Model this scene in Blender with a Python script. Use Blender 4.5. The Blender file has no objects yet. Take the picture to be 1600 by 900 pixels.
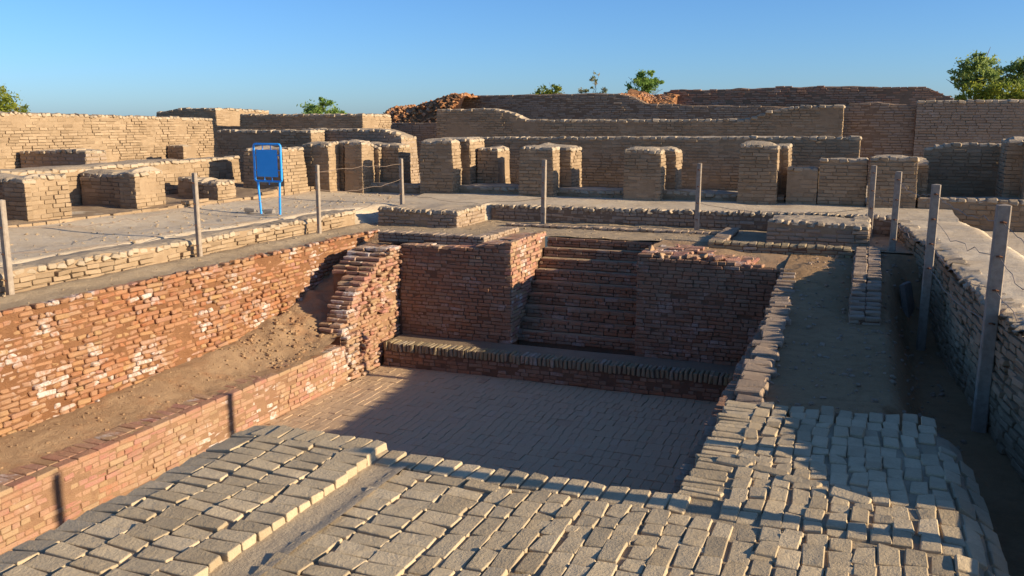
import bpy, math, random
import numpy as np
from mathutils import Matrix, Vector

rng = np.random.default_rng(11)
random.seed(11)
scene = bpy.context.scene
col = scene.collection

# ------------------------------------------------------------------ camera
CAM = np.array([0.0, 0.0, 4.5])
YAW, PITCH, FPX = math.radians(21.5), math.atan(260 / 1400), 1400.0
cd = bpy.data.cameras.new("camera")
cd.sensor_width = 36.0
cd.lens = 36.0 * FPX / 1600.0
cd.clip_start, cd.clip_end = 0.1, 3000.0
cam = bpy.data.objects.new("camera", cd)
cam.location = CAM
cam.rotation_euler = (math.pi / 2 - PITCH, 0, YAW)
col.objects.link(cam)
scene.camera = cam

# ------------------------------------------------------------------ sky, sun, exposure
SUN_EL, SUN_AZ = math.radians(17.2), math.radians(2.0)      # azimuth from +X towards +Y
w = bpy.data.worlds.new("World")
scene.world = w
w.use_nodes = True
nt = w.node_tree
nt.nodes.clear()
sky = nt.nodes.new("ShaderNodeTexSky")
sky.sky_type = 'NISHITA'
sky.sun_disc = False
sky.sun_elevation = SUN_EL
sky.sun_rotation = math.pi / 2 - SUN_AZ
sky.altitude = 0
sky.air_density = 0.85
sky.dust_density = 0.55
sky.ozone_density = 7.2
bg = nt.nodes.new("ShaderNodeBackground")
bg.inputs["Strength"].default_value = 0.106
out = nt.nodes.new("ShaderNodeOutputWorld")
nt.links.new(sky.outputs[0], bg.inputs[0])
nt.links.new(bg.outputs[0], out.inputs[0])

sd = bpy.data.lights.new("sun", 'SUN')
sd.energy = 4.9
sd.angle = math.radians(0.55)
sd.color = (1.0, 0.845, 0.61)
sun = bpy.data.objects.new("sun", sd)
sdir = Vector((math.cos(SUN_AZ) * math.cos(SUN_EL), math.sin(SUN_AZ) * math.cos(SUN_EL), math.sin(SUN_EL)))
sun.rotation_euler = sdir.to_track_quat('Z', 'Y').to_euler()
sun.location = (30, 10, 30)
col.objects.link(sun)

scene.view_settings.view_transform = 'Standard'
scene.view_settings.look = 'None'
scene.view_settings.gamma = 1.0
scene.view_settings.exposure = 0.78
scene.view_settings.use_curve_mapping = False

# ------------------------------------------------------------------ noise
_tab = np.random.default_rng(3).random((256, 256))


def vnoise(x, y):
    xi, yi = np.floor(x).astype(int), np.floor(y).astype(int)
    fx, fy = x - xi, y - yi
    fx, fy = fx * fx * (3 - 2 * fx), fy * fy * (3 - 2 * fy)
    t = lambda a, b: _tab[a & 255, b & 255]
    return ((t(xi, yi) * (1 - fx) + t(xi + 1, yi) * fx) * (1 - fy)
            + (t(xi, yi + 1) * (1 - fx) + t(xi + 1, yi + 1) * fx) * fy) * 2 - 1


def fbm(x, y, s=1.0, o=4, seed=0):
    x, y = np.asarray(x, float), np.asarray(y, float)
    r, a, f = 0.0, 1.0, s
    for i in range(o):
        r = r + a * vnoise(x * f + 17.3 * (i + seed), y * f + 9.1 * (i + 2 * seed))
        a *= 0.5
        f *= 2.03
    return r


def sstep(a, b, x):
    t = np.clip((np.asarray(x, float) - a) / (b - a), 0, 1)
    return t * t * (3 - 2 * t)


# ------------------------------------------------------------------ materials
def new_mat(name):
    m = bpy.data.materials.new(name)
    m.use_nodes = True
    t = m.node_tree
    t.nodes.clear()
    o = t.nodes.new("ShaderNodeOutputMaterial")
    b = t.nodes.new("ShaderNodeBsdfPrincipled")
    b.inputs["Specular IOR Level"].default_value = 0.15
    b.inputs["Roughness"].default_value = 0.95
    t.links.new(b.outputs[0], o.inputs[0])
    return m, t, b


def N(t, typ, **kw):
    n = t.nodes.new(typ)
    for k, v in kw.items():
        setattr(n, k, v)
    return n


def noise(t, vec, scale, detail=4, rough=0.6):
    n = N(t, "ShaderNodeTexNoise")
    n.inputs["Scale"].default_value = scale
    n.inputs["Detail"].default_value = detail
    n.inputs["Roughness"].default_value = rough
    t.links.new(vec, n.inputs["Vector"])
    return n.outputs["Fac"]


def ramp(t, fac, stops, interp='LINEAR'):
    r = N(t, "ShaderNodeValToRGB")
    r.color_ramp.interpolation = interp
    el = r.color_ramp.elements
    while len(el) < len(stops):
        el.new(0.5)
    for e, (p, c) in zip(el, stops):
        e.position = p
        e.color = (*c, 1) if len(c) == 3 else c
    t.links.new(fac, r.inputs[0])
    return r.outputs[0]


def mix(t, fac, a, b, mode='MIX'):
    n = N(t, "ShaderNodeMix", data_type='RGBA', blend_type=mode)
    for s, v in ((n.inputs[0], fac), (n.inputs[6], a), (n.inputs[7], b)):
        if isinstance(v, (int, float)):
            s.default_value = v
        elif isinstance(v, tuple):
            s.default_value = (*v, 1)
        else:
            t.links.new(v, s)
    return n.outputs[2]


def math_(t, op, a, b=0.0):
    n = N(t, "ShaderNodeMath", operation=op)
    for s, v in ((n.inputs[0], a), (n.inputs[1], b)):
        if isinstance(v, (int, float)):
            s.default_value = v
        else:
            t.links.new(v, s)
    return n.outputs[0]


def bump(t, bsdf, hs, dist=0.01, strength=1.0):
    """hs: list of (height socket, weight)"""
    h = None
    for s, wgt in hs:
        m = math_(t, 'MULTIPLY', s, wgt)
        h = m if h is None else math_(t, 'ADD', h, m)
    b = N(t, "ShaderNodeBump")
    b.inputs["Distance"].default_value = dist
    b.inputs["Strength"].default_value = strength
    t.links.new(h, b.inputs["Height"])
    t.links.new(b.outputs[0], bsdf.inputs["Normal"])


def brick_rnd(t):
    a = N(t, "ShaderNodeAttribute", attribute_name="rnd")
    o = N(t, "ShaderNodeObjectInfo")
    s = math_(t, 'ADD', a.outputs["Fac"], o.outputs["Random"])
    r1 = math_(t, 'FRACT', s)
    r2 = math_(t, 'FRACT', math_(t, 'MULTIPLY', r1, 37.7))
    return r1, r2


def position(t):
    return N(t, "ShaderNodeNewGeometry").outputs["Position"]


def mud_mat(name, ca, cb, cc, var=0.22, grain=0.006, rough_scale=1.0, stain=None, stain_amt=0.0):
    """sun-dried mud: large patches ca-cb, fine speckle cc, per-brick value shift"""
    m, t, b = new_mat(name)
    p = position(t)
    r1, r2 = brick_rnd(t)
    big = noise(t, p, 0.9, 3)
    mid = noise(t, p, 6.0 * rough_scale, 5, 0.65)
    fine = noise(t, p, 55.0 * rough_scale, 4, 0.7)
    c = mix(t, ramp(t, big, [(0.35, (0, 0, 0)), (0.65, (1, 1, 1))]), ca, cb)
    c = mix(t, ramp(t, mid, [(0.45, (0, 0, 0)), (0.75, (0.8, 0.8, 0.8))]), c, cc)
    if stain:
        st = noise(t, p, 1.7, 5, 0.7)
        sm = math_(t, 'MULTIPLY', ramp(t, st, [(0.5, (0, 0, 0)), (0.68, (1, 1, 1))]), stain_amt)
        c = mix(t, sm, c, stain)
    if var:
        c = mix(t, math_(t, 'MULTIPLY', ramp(t, r2, [(0.55, (0, 0, 0)), (1.0, (1, 1, 1))]), 0.55), c, tuple(0.82 * v_ for v_ in cc))
        c = mix(t, math_(t, 'MULTIPLY', ramp(t, r2, [(0.0, (1, 1, 1)), (0.3, (0, 0, 0))]), 0.35), c, tuple(min(0.8, 1.08 * v_ + 0.03) for v_ in ca))
    val = math_(t, 'ADD', math_(t, 'MULTIPLY', math_(t, 'SUBTRACT', r1, 0.5), var), 1.0)
    fv = math_(t, 'ADD', math_(t, 'MULTIPLY', math_(t, 'SUBTRACT', fine, 0.5), 0.45), 1.0)
    v = math_(t, 'MULTIPLY', math_(t, 'MULTIPLY', val, fv), 0.84)
    cv = N(t, "ShaderNodeCombineColor")
    for i in range(3):
        t.links.new(v, cv.inputs[i])
    c = mix(t, 1.0, c, cv.outputs[0], 'MULTIPLY')
    t.links.new(c, b.inputs["Base Color"])
    bump(t, b, [(mid, 1.6), (fine, 0.7)], dist=grain * 2.2, strength=0.9)
    return m


def red_mat(name, stops, dirt, dirt_amt, salt_amt, grain=0.008, dirt_scale=1.1):
    m, t, b = new_mat(name)
    p = position(t)
    r1, r2 = brick_rnd(t)
    c = ramp(t, r1, stops)
    mid = noise(t, p, 9.0, 5, 0.65)
    fine = noise(t, p, 60.0, 4, 0.7)
    c = mix(t, ramp(t, mid, [(0.4, (0, 0, 0)), (0.75, (0.55, 0.55, 0.55))]), c, dirt)
    dn = noise(t, p, dirt_scale, 5, 0.7)
    dm = math_(t, 'MULTIPLY', ramp(t, dn, [(0.42, (0, 0, 0)), (0.62, (1, 1, 1))]), dirt_amt)
    c = mix(t, dm, c, dirt)
    sn = noise(t, p, 1.5, 4, 0.6)
    s1 = ramp(t, r2, [(0.40, (0, 0, 0)), (0.75, (1, 1, 1))])
    s2 = ramp(t, sn, [(0.51, (0, 0, 0)), (0.60, (1, 1, 1))])
    s3 = ramp(t, noise(t, p, 17.0, 4, 0.7), [(0.36, (0, 0, 0)), (0.55, (1, 1, 1))])
    sm = math_(t, 'MULTIPLY', math_(t, 'MULTIPLY', math_(t, 'MULTIPLY', s1, s2), s3), salt_amt)
    c = mix(t, sm, c, (0.66, 0.56, 0.49))
    fv = math_(t, 'ADD', math_(t, 'MULTIPLY', math_(t, 'SUBTRACT', fine, 0.5), 0.5), 0.86)
    cv = N(t, "ShaderNodeCombineColor")
    for i in range(3):
        t.links.new(fv, cv.inputs[i])
    c = mix(t, 1.0, c, cv.outputs[0], 'MULTIPLY')
    t.links.new(c, b.inputs["Base Color"])
    bump(t, b, [(mid, 1.2), (fine, 0.8)], dist=grain * 2.2, strength=0.9)
    return m


def flat_mat(name, ca, cb, scale=8.0, rough=0.6, grain=0.002, spec=0.3):
    m, t, b = new_mat(name)
    p = position(t)
    n = noise(t, p, scale, 5, 0.65)
    c = mix(t, ramp(t, n, [(0.4, (0, 0, 0)), (0.65, (1, 1, 1))]), ca, cb)
    t.links.new(c, b.inputs["Base Color"])
    b.inputs["Roughness"].default_value = rough
    b.inputs["Specular IOR Level"].default_value = spec
    bump(t, b, [(noise(t, p, scale * 6, 3), 1.0)], dist=grain)
    return m


M = {}
M['mud'] = mud_mat('mud_brick', (0.43, 0.305, 0.187), (0.38, 0.265, 0.16), (0.315, 0.215, 0.127), 0.18, 0.006, 1.0, (0.27, 0.175, 0.095), 0.45)
M['mud_core'] = mud_mat('mud_mortar', (0.41, 0.29, 0.178), (0.365, 0.25, 0.15), (0.30, 0.205, 0.12), 0.0)
M['mud_cap'] = mud_mat('mud_plaster_cap', (0.54, 0.425, 0.295), (0.48, 0.37, 0.25), (0.41, 0.305, 0.20), 0.12, 0.006)
M['paver'] = mud_mat('mud_paver', (0.62, 0.48, 0.30), (0.55, 0.42, 0.26), (0.47, 0.35, 0.21), 0.20, 0.005, 1.0)
M['paver_core'] = mud_mat('paver_bed', (0.44, 0.34, 0.22), (0.38, 0.29, 0.185), (0.31, 0.235, 0.145), 0.0)
M['groove'] = mud_mat('mud_wash', (0.55, 0.43, 0.285), (0.50, 0.39, 0.255), (0.44, 0.335, 0.22), 0.0)
M['dirt'] = mud_mat('dirt', (0.52, 0.385, 0.24), (0.45, 0.325, 0.195), (0.37, 0.26, 0.15), 0.0, 0.010, 1.0)
M['red_dirt'] = mud_mat('trench_dirt', (0.47, 0.31, 0.175), (0.41, 0.26, 0.14), (0.34, 0.21, 0.115), 0.0, 0.011, 1.0,
                        (0.42, 0.20, 0.09), 0.5)
M['dark_dirt'] = mud_mat('brown_dirt', (0.44, 0.275, 0.14), (0.37, 0.225, 0.11), (0.29, 0.175, 0.085), 0.0, 0.012)  # darker, redder dirt, used on the side path
M['path'] = mud_mat('trodden_path', (0.72, 0.58, 0.405), (0.65, 0.51, 0.345), (0.58, 0.435, 0.285), 0.0, 0.007, 1.0, (0.53, 0.385, 0.235), 0.6)
M['ground'] = mud_mat('plain', (0.40, 0.31, 0.21), (0.34, 0.26, 0.17), (0.27, 0.21, 0.13), 0.0, 0.02, 0.4)
ORANGE = [(0.0, (0.37, 0.135, 0.06)), (0.2, (0.43, 0.185, 0.085)), (0.4, (0.42, 0.22, 0.135)), (0.55, (0.36, 0.155, 0.08)),
          (0.72, (0.46, 0.225, 0.10)), (0.86, (0.45, 0.27, 0.115)), (0.93, (0.43, 0.22, 0.16)), (1.0, (0.33, 0.115, 0.055))]
PINK = [(0.0, (0.42, 0.19, 0.11)), (0.25, (0.48, 0.27, 0.17)), (0.45, (0.46, 0.22, 0.17)), (0.6, (0.42, 0.17, 0.12)),
        (0.8, (0.49, 0.32, 0.19)), (1.0, (0.42, 0.25, 0.13))]
SHADE_BROWN = [(0.0, (0.31, 0.15, 0.085)), (0.25, (0.38, 0.205, 0.12)), (0.5, (0.36, 0.24, 0.155)), (0.7, (0.42, 0.19, 0.10)),
         (0.85, (0.38, 0.265, 0.175)), (1.0, (0.29, 0.155, 0.10))]
OLIVE = [(0.0, (0.33, 0.25, 0.15)), (0.4, (0.40, 0.30, 0.17)), (0.7, (0.36, 0.28, 0.19)), (1.0, (0.42, 0.30, 0.14))]
M['red'] = red_mat('orange_brick', ORANGE, (0.41, 0.25, 0.14), 0.55, 1.0)
M['red_core'] = mud_mat('orange_mortar', (0.33, 0.165, 0.08), (0.28, 0.13, 0.06), (0.23, 0.105, 0.05), 0.0, 0.02)
M['pink'] = red_mat('pink_brick', PINK, (0.44, 0.295, 0.175), 0.6, 1.0, dirt_scale=0.8)
M['pink_core'] = mud_mat('pink_mortar', (0.38, 0.23, 0.13), (0.34, 0.19, 0.11), (0.28, 0.15, 0.09), 0.0, 0.012)
M['bath'] = red_mat('bath_brick_shade_tone', SHADE_BROWN, (0.27, 0.17, 0.11), 0.4, 0.35)  # same red brick, browned and darkened: the bath's shade is in the colour
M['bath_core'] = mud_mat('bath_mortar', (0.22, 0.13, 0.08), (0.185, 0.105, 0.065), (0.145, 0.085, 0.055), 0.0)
M['edge'] = red_mat('edge_brick', OLIVE, (0.30, 0.22, 0.13), 0.3, 0.4)
M['floor'] = red_mat('floor_brick', [(0.0, (0.58, 0.39, 0.235)), (0.4, (0.60, 0.41, 0.25)), (0.7, (0.59, 0.40, 0.24)),
                                      (0.9, (0.62, 0.43, 0.265)), (1.0, (0.52, 0.32, 0.19))], (0.60, 0.42, 0.25), 0.6, 0.1, 0.003)
M['floor_core'] = mud_mat('floor_bed', (0.34, 0.25, 0.165), (0.30, 0.215, 0.14), (0.25, 0.18, 0.115), 0.0)
M['far_red'] = red_mat('ruin_brick', [(0.0, (0.42, 0.185, 0.105)), (0.3, (0.48, 0.26, 0.155)), (0.6, (0.45, 0.28, 0.185)),
                                       (0.85, (0.52, 0.29, 0.165)), (1.0, (0.39, 0.16, 0.09))], (0.42, 0.28, 0.18), 0.4, 0.3)
M['far_brown'] = red_mat('grey_ruin_brick', [(0.0, (0.36, 0.26, 0.175)), (0.4, (0.42, 0.305, 0.21)), (0.7, (0.37, 0.275, 0.195)),
                                           (1.0, (0.31, 0.215, 0.145))], (0.40, 0.285, 0.19), 0.4, 0.2)
M['far_core'] = mud_mat('ruin_mortar', (0.29, 0.195, 0.125), (0.25, 0.165, 0.105), (0.20, 0.13, 0.085), 0.0)
M['rubble'] = red_mat('rubble_brick', [(0.0, (0.42, 0.16, 0.06)), (0.4, (0.50, 0.24, 0.10)), (0.7, (0.44, 0.18, 0.07)),
                                        (1.0, (0.52, 0.29, 0.14))], (0.42, 0.22, 0.10), 0.3, 0.3)
M['post'] = flat_mat('weathered_concrete_post', (0.34, 0.275, 0.21), (0.26, 0.20, 0.15), 14.0, 0.85, 0.003, 0.2)
M['rust'] = flat_mat('rusty_iron', (0.20, 0.085, 0.04), (0.12, 0.06, 0.035), 30.0, 0.8, 0.002, 0.2)
M['wire'] = flat_mat('wire', (0.30, 0.22, 0.16), (0.22, 0.15, 0.10), 20.0, 0.5, 0.001, 0.4)
M['blue'] = flat_mat('blue_paint', (0.02, 0.30, 0.82), (0.03, 0.34, 0.88), 5.0, 0.4, 0.0006, 0.4)
M['blue_panel'] = flat_mat('blue_panel_paint', (0.02, 0.34, 0.86), (0.03, 0.37, 0.90), 4.0, 0.5, 0.0005, 0.3)
M['stone'] = flat_mat('grey_stone', (0.28, 0.24, 0.20), (0.22, 0.19, 0.16), 10.0, 0.9, 0.004, 0.1)
M['bark'] = flat_mat('bark', (0.16, 0.11, 0.07), (0.10, 0.07, 0.045), 12.0, 0.95, 0.01, 0.1)


def leaf_mat(name, stops):
    m, t, b = new_mat(name)
    a = N(t, "ShaderNodeAttribute", attribute_name="rnd")
    c = ramp(t, a.outputs["Fac"], stops)
    t.links.new(c, b.inputs["Base Color"])
    b.inputs["Roughness"].default_value = 0.6
    b.inputs["Specular IOR Level"].default_value = 0.25
    tr = N(t, "ShaderNodeBsdfTranslucent")
    t.links.new(c, tr.inputs[0])
    mx = N(t, "ShaderNodeMixShader")
    mx.inputs[0].default_value = 0.5
    o = [n for n in t.nodes if n.type == 'OUTPUT_MATERIAL'][0]
    t.links.new(b.outputs[0], mx.inputs[1])
    t.links.new(tr.outputs[0], mx.inputs[2])
    t.links.new(mx.outputs[0], o.inputs[0])
    return m


M['leaf_dark'] = leaf_mat('tree_leaf', [(0, (0.13, 0.19, 0.07)), (0.5, (0.25, 0.33, 0.09)), (0.85, (0.40, 0.45, 0.11)), (1, (0.50, 0.49, 0.12))])
M['leaf_yellow'] = leaf_mat('shrub_leaf', [(0, (0.17, 0.22, 0.03)), (0.6, (0.28, 0.31, 0.04)), (1, (0.40, 0.36, 0.05))])
M['leaf_fresh'] = leaf_mat('bush_leaf', [(0, (0.15, 0.26, 0.05)), (0.6, (0.26, 0.38, 0.08)), (1, (0.40, 0.46, 0.12))])
M['leaf_dry'] = leaf_mat('dry_plant_leaf', [(0, (0.20, 0.25, 0.10)), (0.6, (0.32, 0.32, 0.14)), (1, (0.48, 0.33, 0.14))])


# ------------------------------------------------------------------ object helpers
BASE = {}


def thing(name, label, cat, loc, group=None):
    o = bpy.data.objects.new(name, None)
    o.empty_display_size = 0.2
    o.location = loc
    col.objects.link(o)
    o["label"], o["category"] = label, cat
    if group:
        o["group"] = group
    BASE[o] = np.array(loc, float)
    return o


def mesh_obj(name, V, polys, mat, parent=None, smooth=False, kind=None, rnd=None, nrm=None):
    """V (n,3) in world metres; polys: list of int arrays (m,k)"""
    V = np.asarray(V, np.float64)
    b = BASE[parent] if parent is not None else np.zeros(3)
    me = bpy.data.meshes.new(name)
    fill_mesh(me, V - b, polys, smooth, rnd, nrm)
    me.materials.append(mat)
    o = bpy.data.objects.new(name, me)
    if parent is not None:
        o.parent = parent
    col.objects.link(o)
    if kind:
        o["kind"] = kind
    BASE[o] = b
    return o


def fill_mesh(me, V, polys, smooth, rnd=None, nrm=None):
    polys = [np.asarray(p, np.int32) for p in polys if len(p)]
    me.vertices.add(len(V))
    me.vertices.foreach_set("co", np.ascontiguousarray(V, np.float32).ravel())
    loops = np.concatenate([p.ravel() for p in polys])
    tot = np.concatenate([np.full(len(p), p.shape[1], np.int32) for p in polys])
    start = np.concatenate([[0], np.cumsum(tot)[:-1]]).astype(np.int32)
    me.loops.add(len(loops))
    me.loops.foreach_set("vertex_index", loops)
    me.polygons.add(len(tot))
    me.polygons.foreach_set("loop_start", start)
    if rnd is not None:
        a = me.attributes.new("rnd", 'FLOAT', 'POINT')
        a.data.foreach_set("value", np.ascontiguousarray(rnd, np.float32))
    me.update(calc_edges=True)
    me.polygons.foreach_set("use_smooth", np.full(len(tot), bool(smooth) or nrm is not None))
    me.validate()
    if nrm is not None:
        me.normals_split_custom_set_from_vertices(np.ascontiguousarray(nrm, np.float32))


def sheet(name, x0, x1, y0, y1, st, zf, mat, parent=None, keep=None, kind=None, smooth=True):
    nx, ny = max(2, int(round((x1 - x0) / st)) + 1), max(2, int(round((y1 - y0) / st)) + 1)
    X, Y = np.meshgrid(np.linspace(x0, x1, nx), np.linspace(y0, y1, ny))
    V = np.stack([X, Y, zf(X, Y)], -1).reshape(-1, 3)
    i = np.arange(nx * ny).reshape(ny, nx)
    Q = np.stack([i[:-1, :-1], i[:-1, 1:], i[1:, 1:], i[1:, :-1]], -1).reshape(-1, 4)
    if keep is not None:
        c = V[Q].mean(1)
        Q = Q[keep(c[:, 0], c[:, 1])]
    return mesh_obj(name, V, [Q], mat, parent, smooth, kind)


# brick template: 24 verts, 6 face quads, 12 edge quads, 8 corner tris = 44 triangles
_C = np.array([[x, y, z] for x in (-1, 1) for y in (-1, 1) for z in (-1, 1)], float)
_S = np.repeat(_C, 3, 0)
_FULL = np.tile(np.eye(3), (8, 1))
_cid = {tuple(c): i for i, c in enumerate(_C.astype(int))}


def _tmpl():
    ref = _S * (0.5 - 0.1 * (1 - _FULL))
    quads, tris = [], []

    def put(lst, ids):
        p = ref[ids]
        n = np.cross(p[1] - p[0], p[2] - p[0])
        if n @ p.mean(0) < 0:
            ids = ids[::-1]
        lst.append(ids)
    for a in range(3):
        p_, q_ = [k for k in range(3) if k != a]
        for s in (-1, 1):
            ids = []
            for (u, v) in ((-1, -1), (1, -1), (1, 1), (-1, 1)):
                c = [0, 0, 0]
                c[a], c[p_], c[q_] = s, u, v
                ids.append(_cid[tuple(c)] * 3 + a)
            put(quads, ids)
        for u in (-1, 1):
            for v in (-1, 1):
                c0, c1 = [0] * 3, [0] * 3
                c0[a], c1[a] = -1, 1
                c0[p_] = c1[p_] = u
                c0[q_] = c1[q_] = v
                i0, i1 = _cid[tuple(c0)] * 3, _cid[tuple(c1)] * 3
                put(quads, [i0 + p_, i1 + p_, i1 + q_, i0 + q_])
    for c in range(8):
        put(tris, [c * 3, c * 3 + 1, c * 3 + 2])
    return np.array(quads, np.int32), np.array(tris, np.int32)


QT, TT = _tmpl()


def brick_verts(D, bev, jit, r):
    """D (n,3) sizes -> local verts (n,24,3), corners pushed about by jit"""
    n = len(D)
    bv = np.minimum(np.asarray(bev)[:, None], D.min(1, keepdims=True) * 0.42)
    V = _S[None] * (D[:, None] / 2 - bv[:, None] * (1 - _FULL[None]))
    J = r.normal(0, 1, (n, 8, 3)) * jit
    chip = (r.random((n, 8, 1)) < 0.12) * r.uniform(1.5, 3.5, (n, 8, 1)) * min(jit, 0.008)
    J = J - _C[None] * chip * np.array([1, 1, 0.35])
    return V + np.repeat(J, 3, 1)


def brick_normals(V):
    """flat normals for the six sides (n,24,3); the bevels blend between them"""
    Nn = np.zeros_like(V)
    for a in range(3):
        for k in (0, 1):
            q = QT[a * 6 + k]
            n = np.cross(V[:, q[2]] - V[:, q[0]], V[:, q[3]] - V[:, q[1]])
            n /= np.linalg.norm(n, axis=1)[:, None] + 1e-9
            Nn[:, q] = n[:, None]
    return Nn


_vcache = {}


def brick_mesh(D, bev, jit, smooth, mat):
    k = (tuple(np.maximum(1, np.round(D / np.array([0.05, 0.05, 0.02]))).astype(int)), round(bev, 3), round(jit, 3), smooth, mat.name)
    if k not in _vcache:
        nom = np.array(k[0]) * np.array([0.05, 0.05, 0.02])
        lst = []
        for i in range(8):
            V = brick_verts(nom[None], [bev], jit, rng)[0]
            me = bpy.data.meshes.new("brick")
            fill_mesh(me, V, [QT, TT], smooth, None, brick_normals(V[None])[0] if smooth else None)
            me.materials.append(mat)
            lst.append(me)
        _vcache[k] = (nom, lst)
    return _vcache[k]


FW = np.array([-math.sin(YAW) * math.cos(PITCH), math.cos(YAW) * math.cos(PITCH), -math.sin(PITCH)])
RT = np.array([math.cos(YAW), math.sin(YAW), 0])
UP = np.cross(RT, FW)


class Bricks:
    def __init__(s):
        s.C, s.R, s.D, s.B = [], [], [], []

    def add(s, c, u, n, d, bev=0.008, tilt=0.0):
        """centre c, axis u (length), axis n (depth), sizes d=(len, depth, height)"""
        u = np.array([u[0], u[1], u[2] if len(u) > 2 else 0.0], float)
        n = np.array([n[0], n[1], n[2] if len(n) > 2 else 0.0], float)
        if tilt:
            u = u + rng.normal(0, tilt, 3)
            n = n + rng.normal(0, tilt, 3)
        u /= np.linalg.norm(u)
        n = n - u * (n @ u)
        n /= np.linalg.norm(n)
        z = np.cross(u, n)
        s.C.append(np.asarray(c, float))
        s.R.append(np.stack([u, n, z], 1))
        s.D.append(np.asarray(d, float))
        s.B.append(bev)

    def emit(s, parent, mat, name='brick', px=8.0, limit=300, jit=0.003, smooth=False, flat=False):
        if not s.C:
            return
        C, R, D, B = np.array(s.C), np.array(s.R), np.array(s.D), np.array(s.B)
        rel = C - CAM
        dep = rel @ FW
        dist = np.linalg.norm(rel, axis=1)
        sx = np.where(dep > 0.1, FPX * (rel @ RT) / np.maximum(dep, 0.1), 9e9)
        sy = np.where(dep > 0.1, FPX * (rel @ UP) / np.maximum(dep, 0.1), 9e9)
        vis = (abs(sx) < 815) & (abs(sy) < 465) & (dep > 0.1)
        if flat:
            size = FPX * np.sqrt(D[:, 0] * D[:, 1] * np.clip(CAM[2] - C[:, 2], 0.2, 9) / dist) / dist
        else:
            size = FPX * np.sqrt(D[:, 0] * D[:, 2]) / dist
        cand = np.where(vis & (size >= px))[0]
        cand = cand[np.argsort(-size[cand])][:limit]
        single = np.zeros(len(C), bool)
        single[cand] = True
        b = BASE[parent]
        for i in cand:
            nom, lst = brick_mesh(D[i], float(B[i]), jit, smooth, mat)
            o = bpy.data.objects.new(name, random.choice(lst))
            L = Matrix(((R[i] * (D[i] / nom)[None]).tolist())).to_4x4()
            L.translation = Vector(C[i] - b)
            o.parent = parent
            o.matrix_basis = L
            col.objects.link(o)
        rest = np.where(~single)[0]
        if len(rest):
            V = brick_verts(D[rest], B[rest], jit, rng)
            V = np.einsum('nij,nkj->nki', R[rest], V) + C[rest][:, None]
            nr = brick_normals(V).reshape(-1, 3) if smooth else None
            off = (np.arange(len(rest)) * 24)[:, None, None]
            o = mesh_obj(name + '_courses', V.reshape(-1, 3), [(QT[None] + off).reshape(-1, 4), (TT[None] + off).reshape(-1, 3)],
                         mat, parent, smooth, None, np.repeat(rng.random(len(rest)), 24), nr)
            o["kind"] = "stuff"


def face(BS, o, u, n, L, zb, zt, ch=0.07, bl=0.27, dep=0.13, joint=0.010, out=0.004, miss=0.0, bond='english',
         srange=None, batter=0.0, bev=0.008, tilt=0.012, wob=0.0, lenj=0.12):
    """courses of bricks on a vertical face that starts at o and runs L along u, outward normal n"""
    o, u, n = np.array(o, float), np.array(u, float), np.array(n, float)
    fz = zb if callable(zb) else (lambda s_: zb)
    ft = zt if callable(zt) else (lambda s_: zt)
    ss = np.linspace(0, L, 24)
    z0 = min(float(fz(q)) for q in ss)
    z1 = max(float(ft(q)) for q in ss)
    nc = int(math.ceil((z1 - z0) / ch))
    for k in range(nc):
        zc = z0 + (k + 0.5) * ch
        a, e = (0.0, L) if srange is None else srange(zc)
        ln = bl if (bond == 'run' or k % 2 == 0) else bl * 0.5
        x = a - (rng.random() * ln if bond != 'run' else (k % 2) * bl * 0.5)
        while x < e - 0.02:
            l_ = ln * (1 + rng.normal(0, lenj)) if lenj else ln
            l_ = max(l_, ln * 0.6)
            xa, xb = max(x, a), min(x + l_, e)
            x += l_
            if e - xb < 0.05:
                xb, x = e, e + 1
            w_ = xb - xa
            if w_ < 0.035:
                continue
            sc = (xa + xb) / 2
            if zc > float(ft(sc)) + ch * 0.15 or zc < float(fz(sc)) - ch * 0.2:
                continue
            if miss and rng.random() < miss:
                continue
            off = rng.normal(0, out) - batter * (zc - z0)
            if wob:
                off += wob * float(fbm(sc + o[0] * 1.7, zc + o[1] * 1.3, 1.6, 3))
            c2 = o + u * sc + n * (off - dep / 2)
            BS.add((c2[0], c2[1], zc + rng.normal(0, ch * 0.025)), u, n,
                   (max(0.03, w_ - joint * (0.7 + 0.6 * rng.random())), dep, ch - joint * (0.7 + 0.6 * rng.random())), bev, tilt)


def coping(BS, o, u, n, L, zt, wd=0.155, across=0.30, h=0.10, over=0.010, bev=0.032, up=0.0):
    o, u, n = np.array(o, float), np.array(u, float), np.array(n, float)
    ft = zt if callable(zt) else (lambda s_: zt)
    s = 0.0
    while s < L - 0.05:
        w_ = wd * (1 + rng.normal(0, 0.13))
        if L - (s + w_) < 0.08:
            w_ = L - s
        c = o + u * (s + w_ / 2) + n * (over + rng.normal(0, 0.012) - across / 2)
        BS.add((c[0], c[1], float(ft(s + w_ / 2)) - h / 2 + up + rng.normal(0, 0.008)), u, n,
               (w_ * 1.02, across * (1 + rng.normal(0, 0.05)), h), bev, 0.05)
        s += w_


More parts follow.
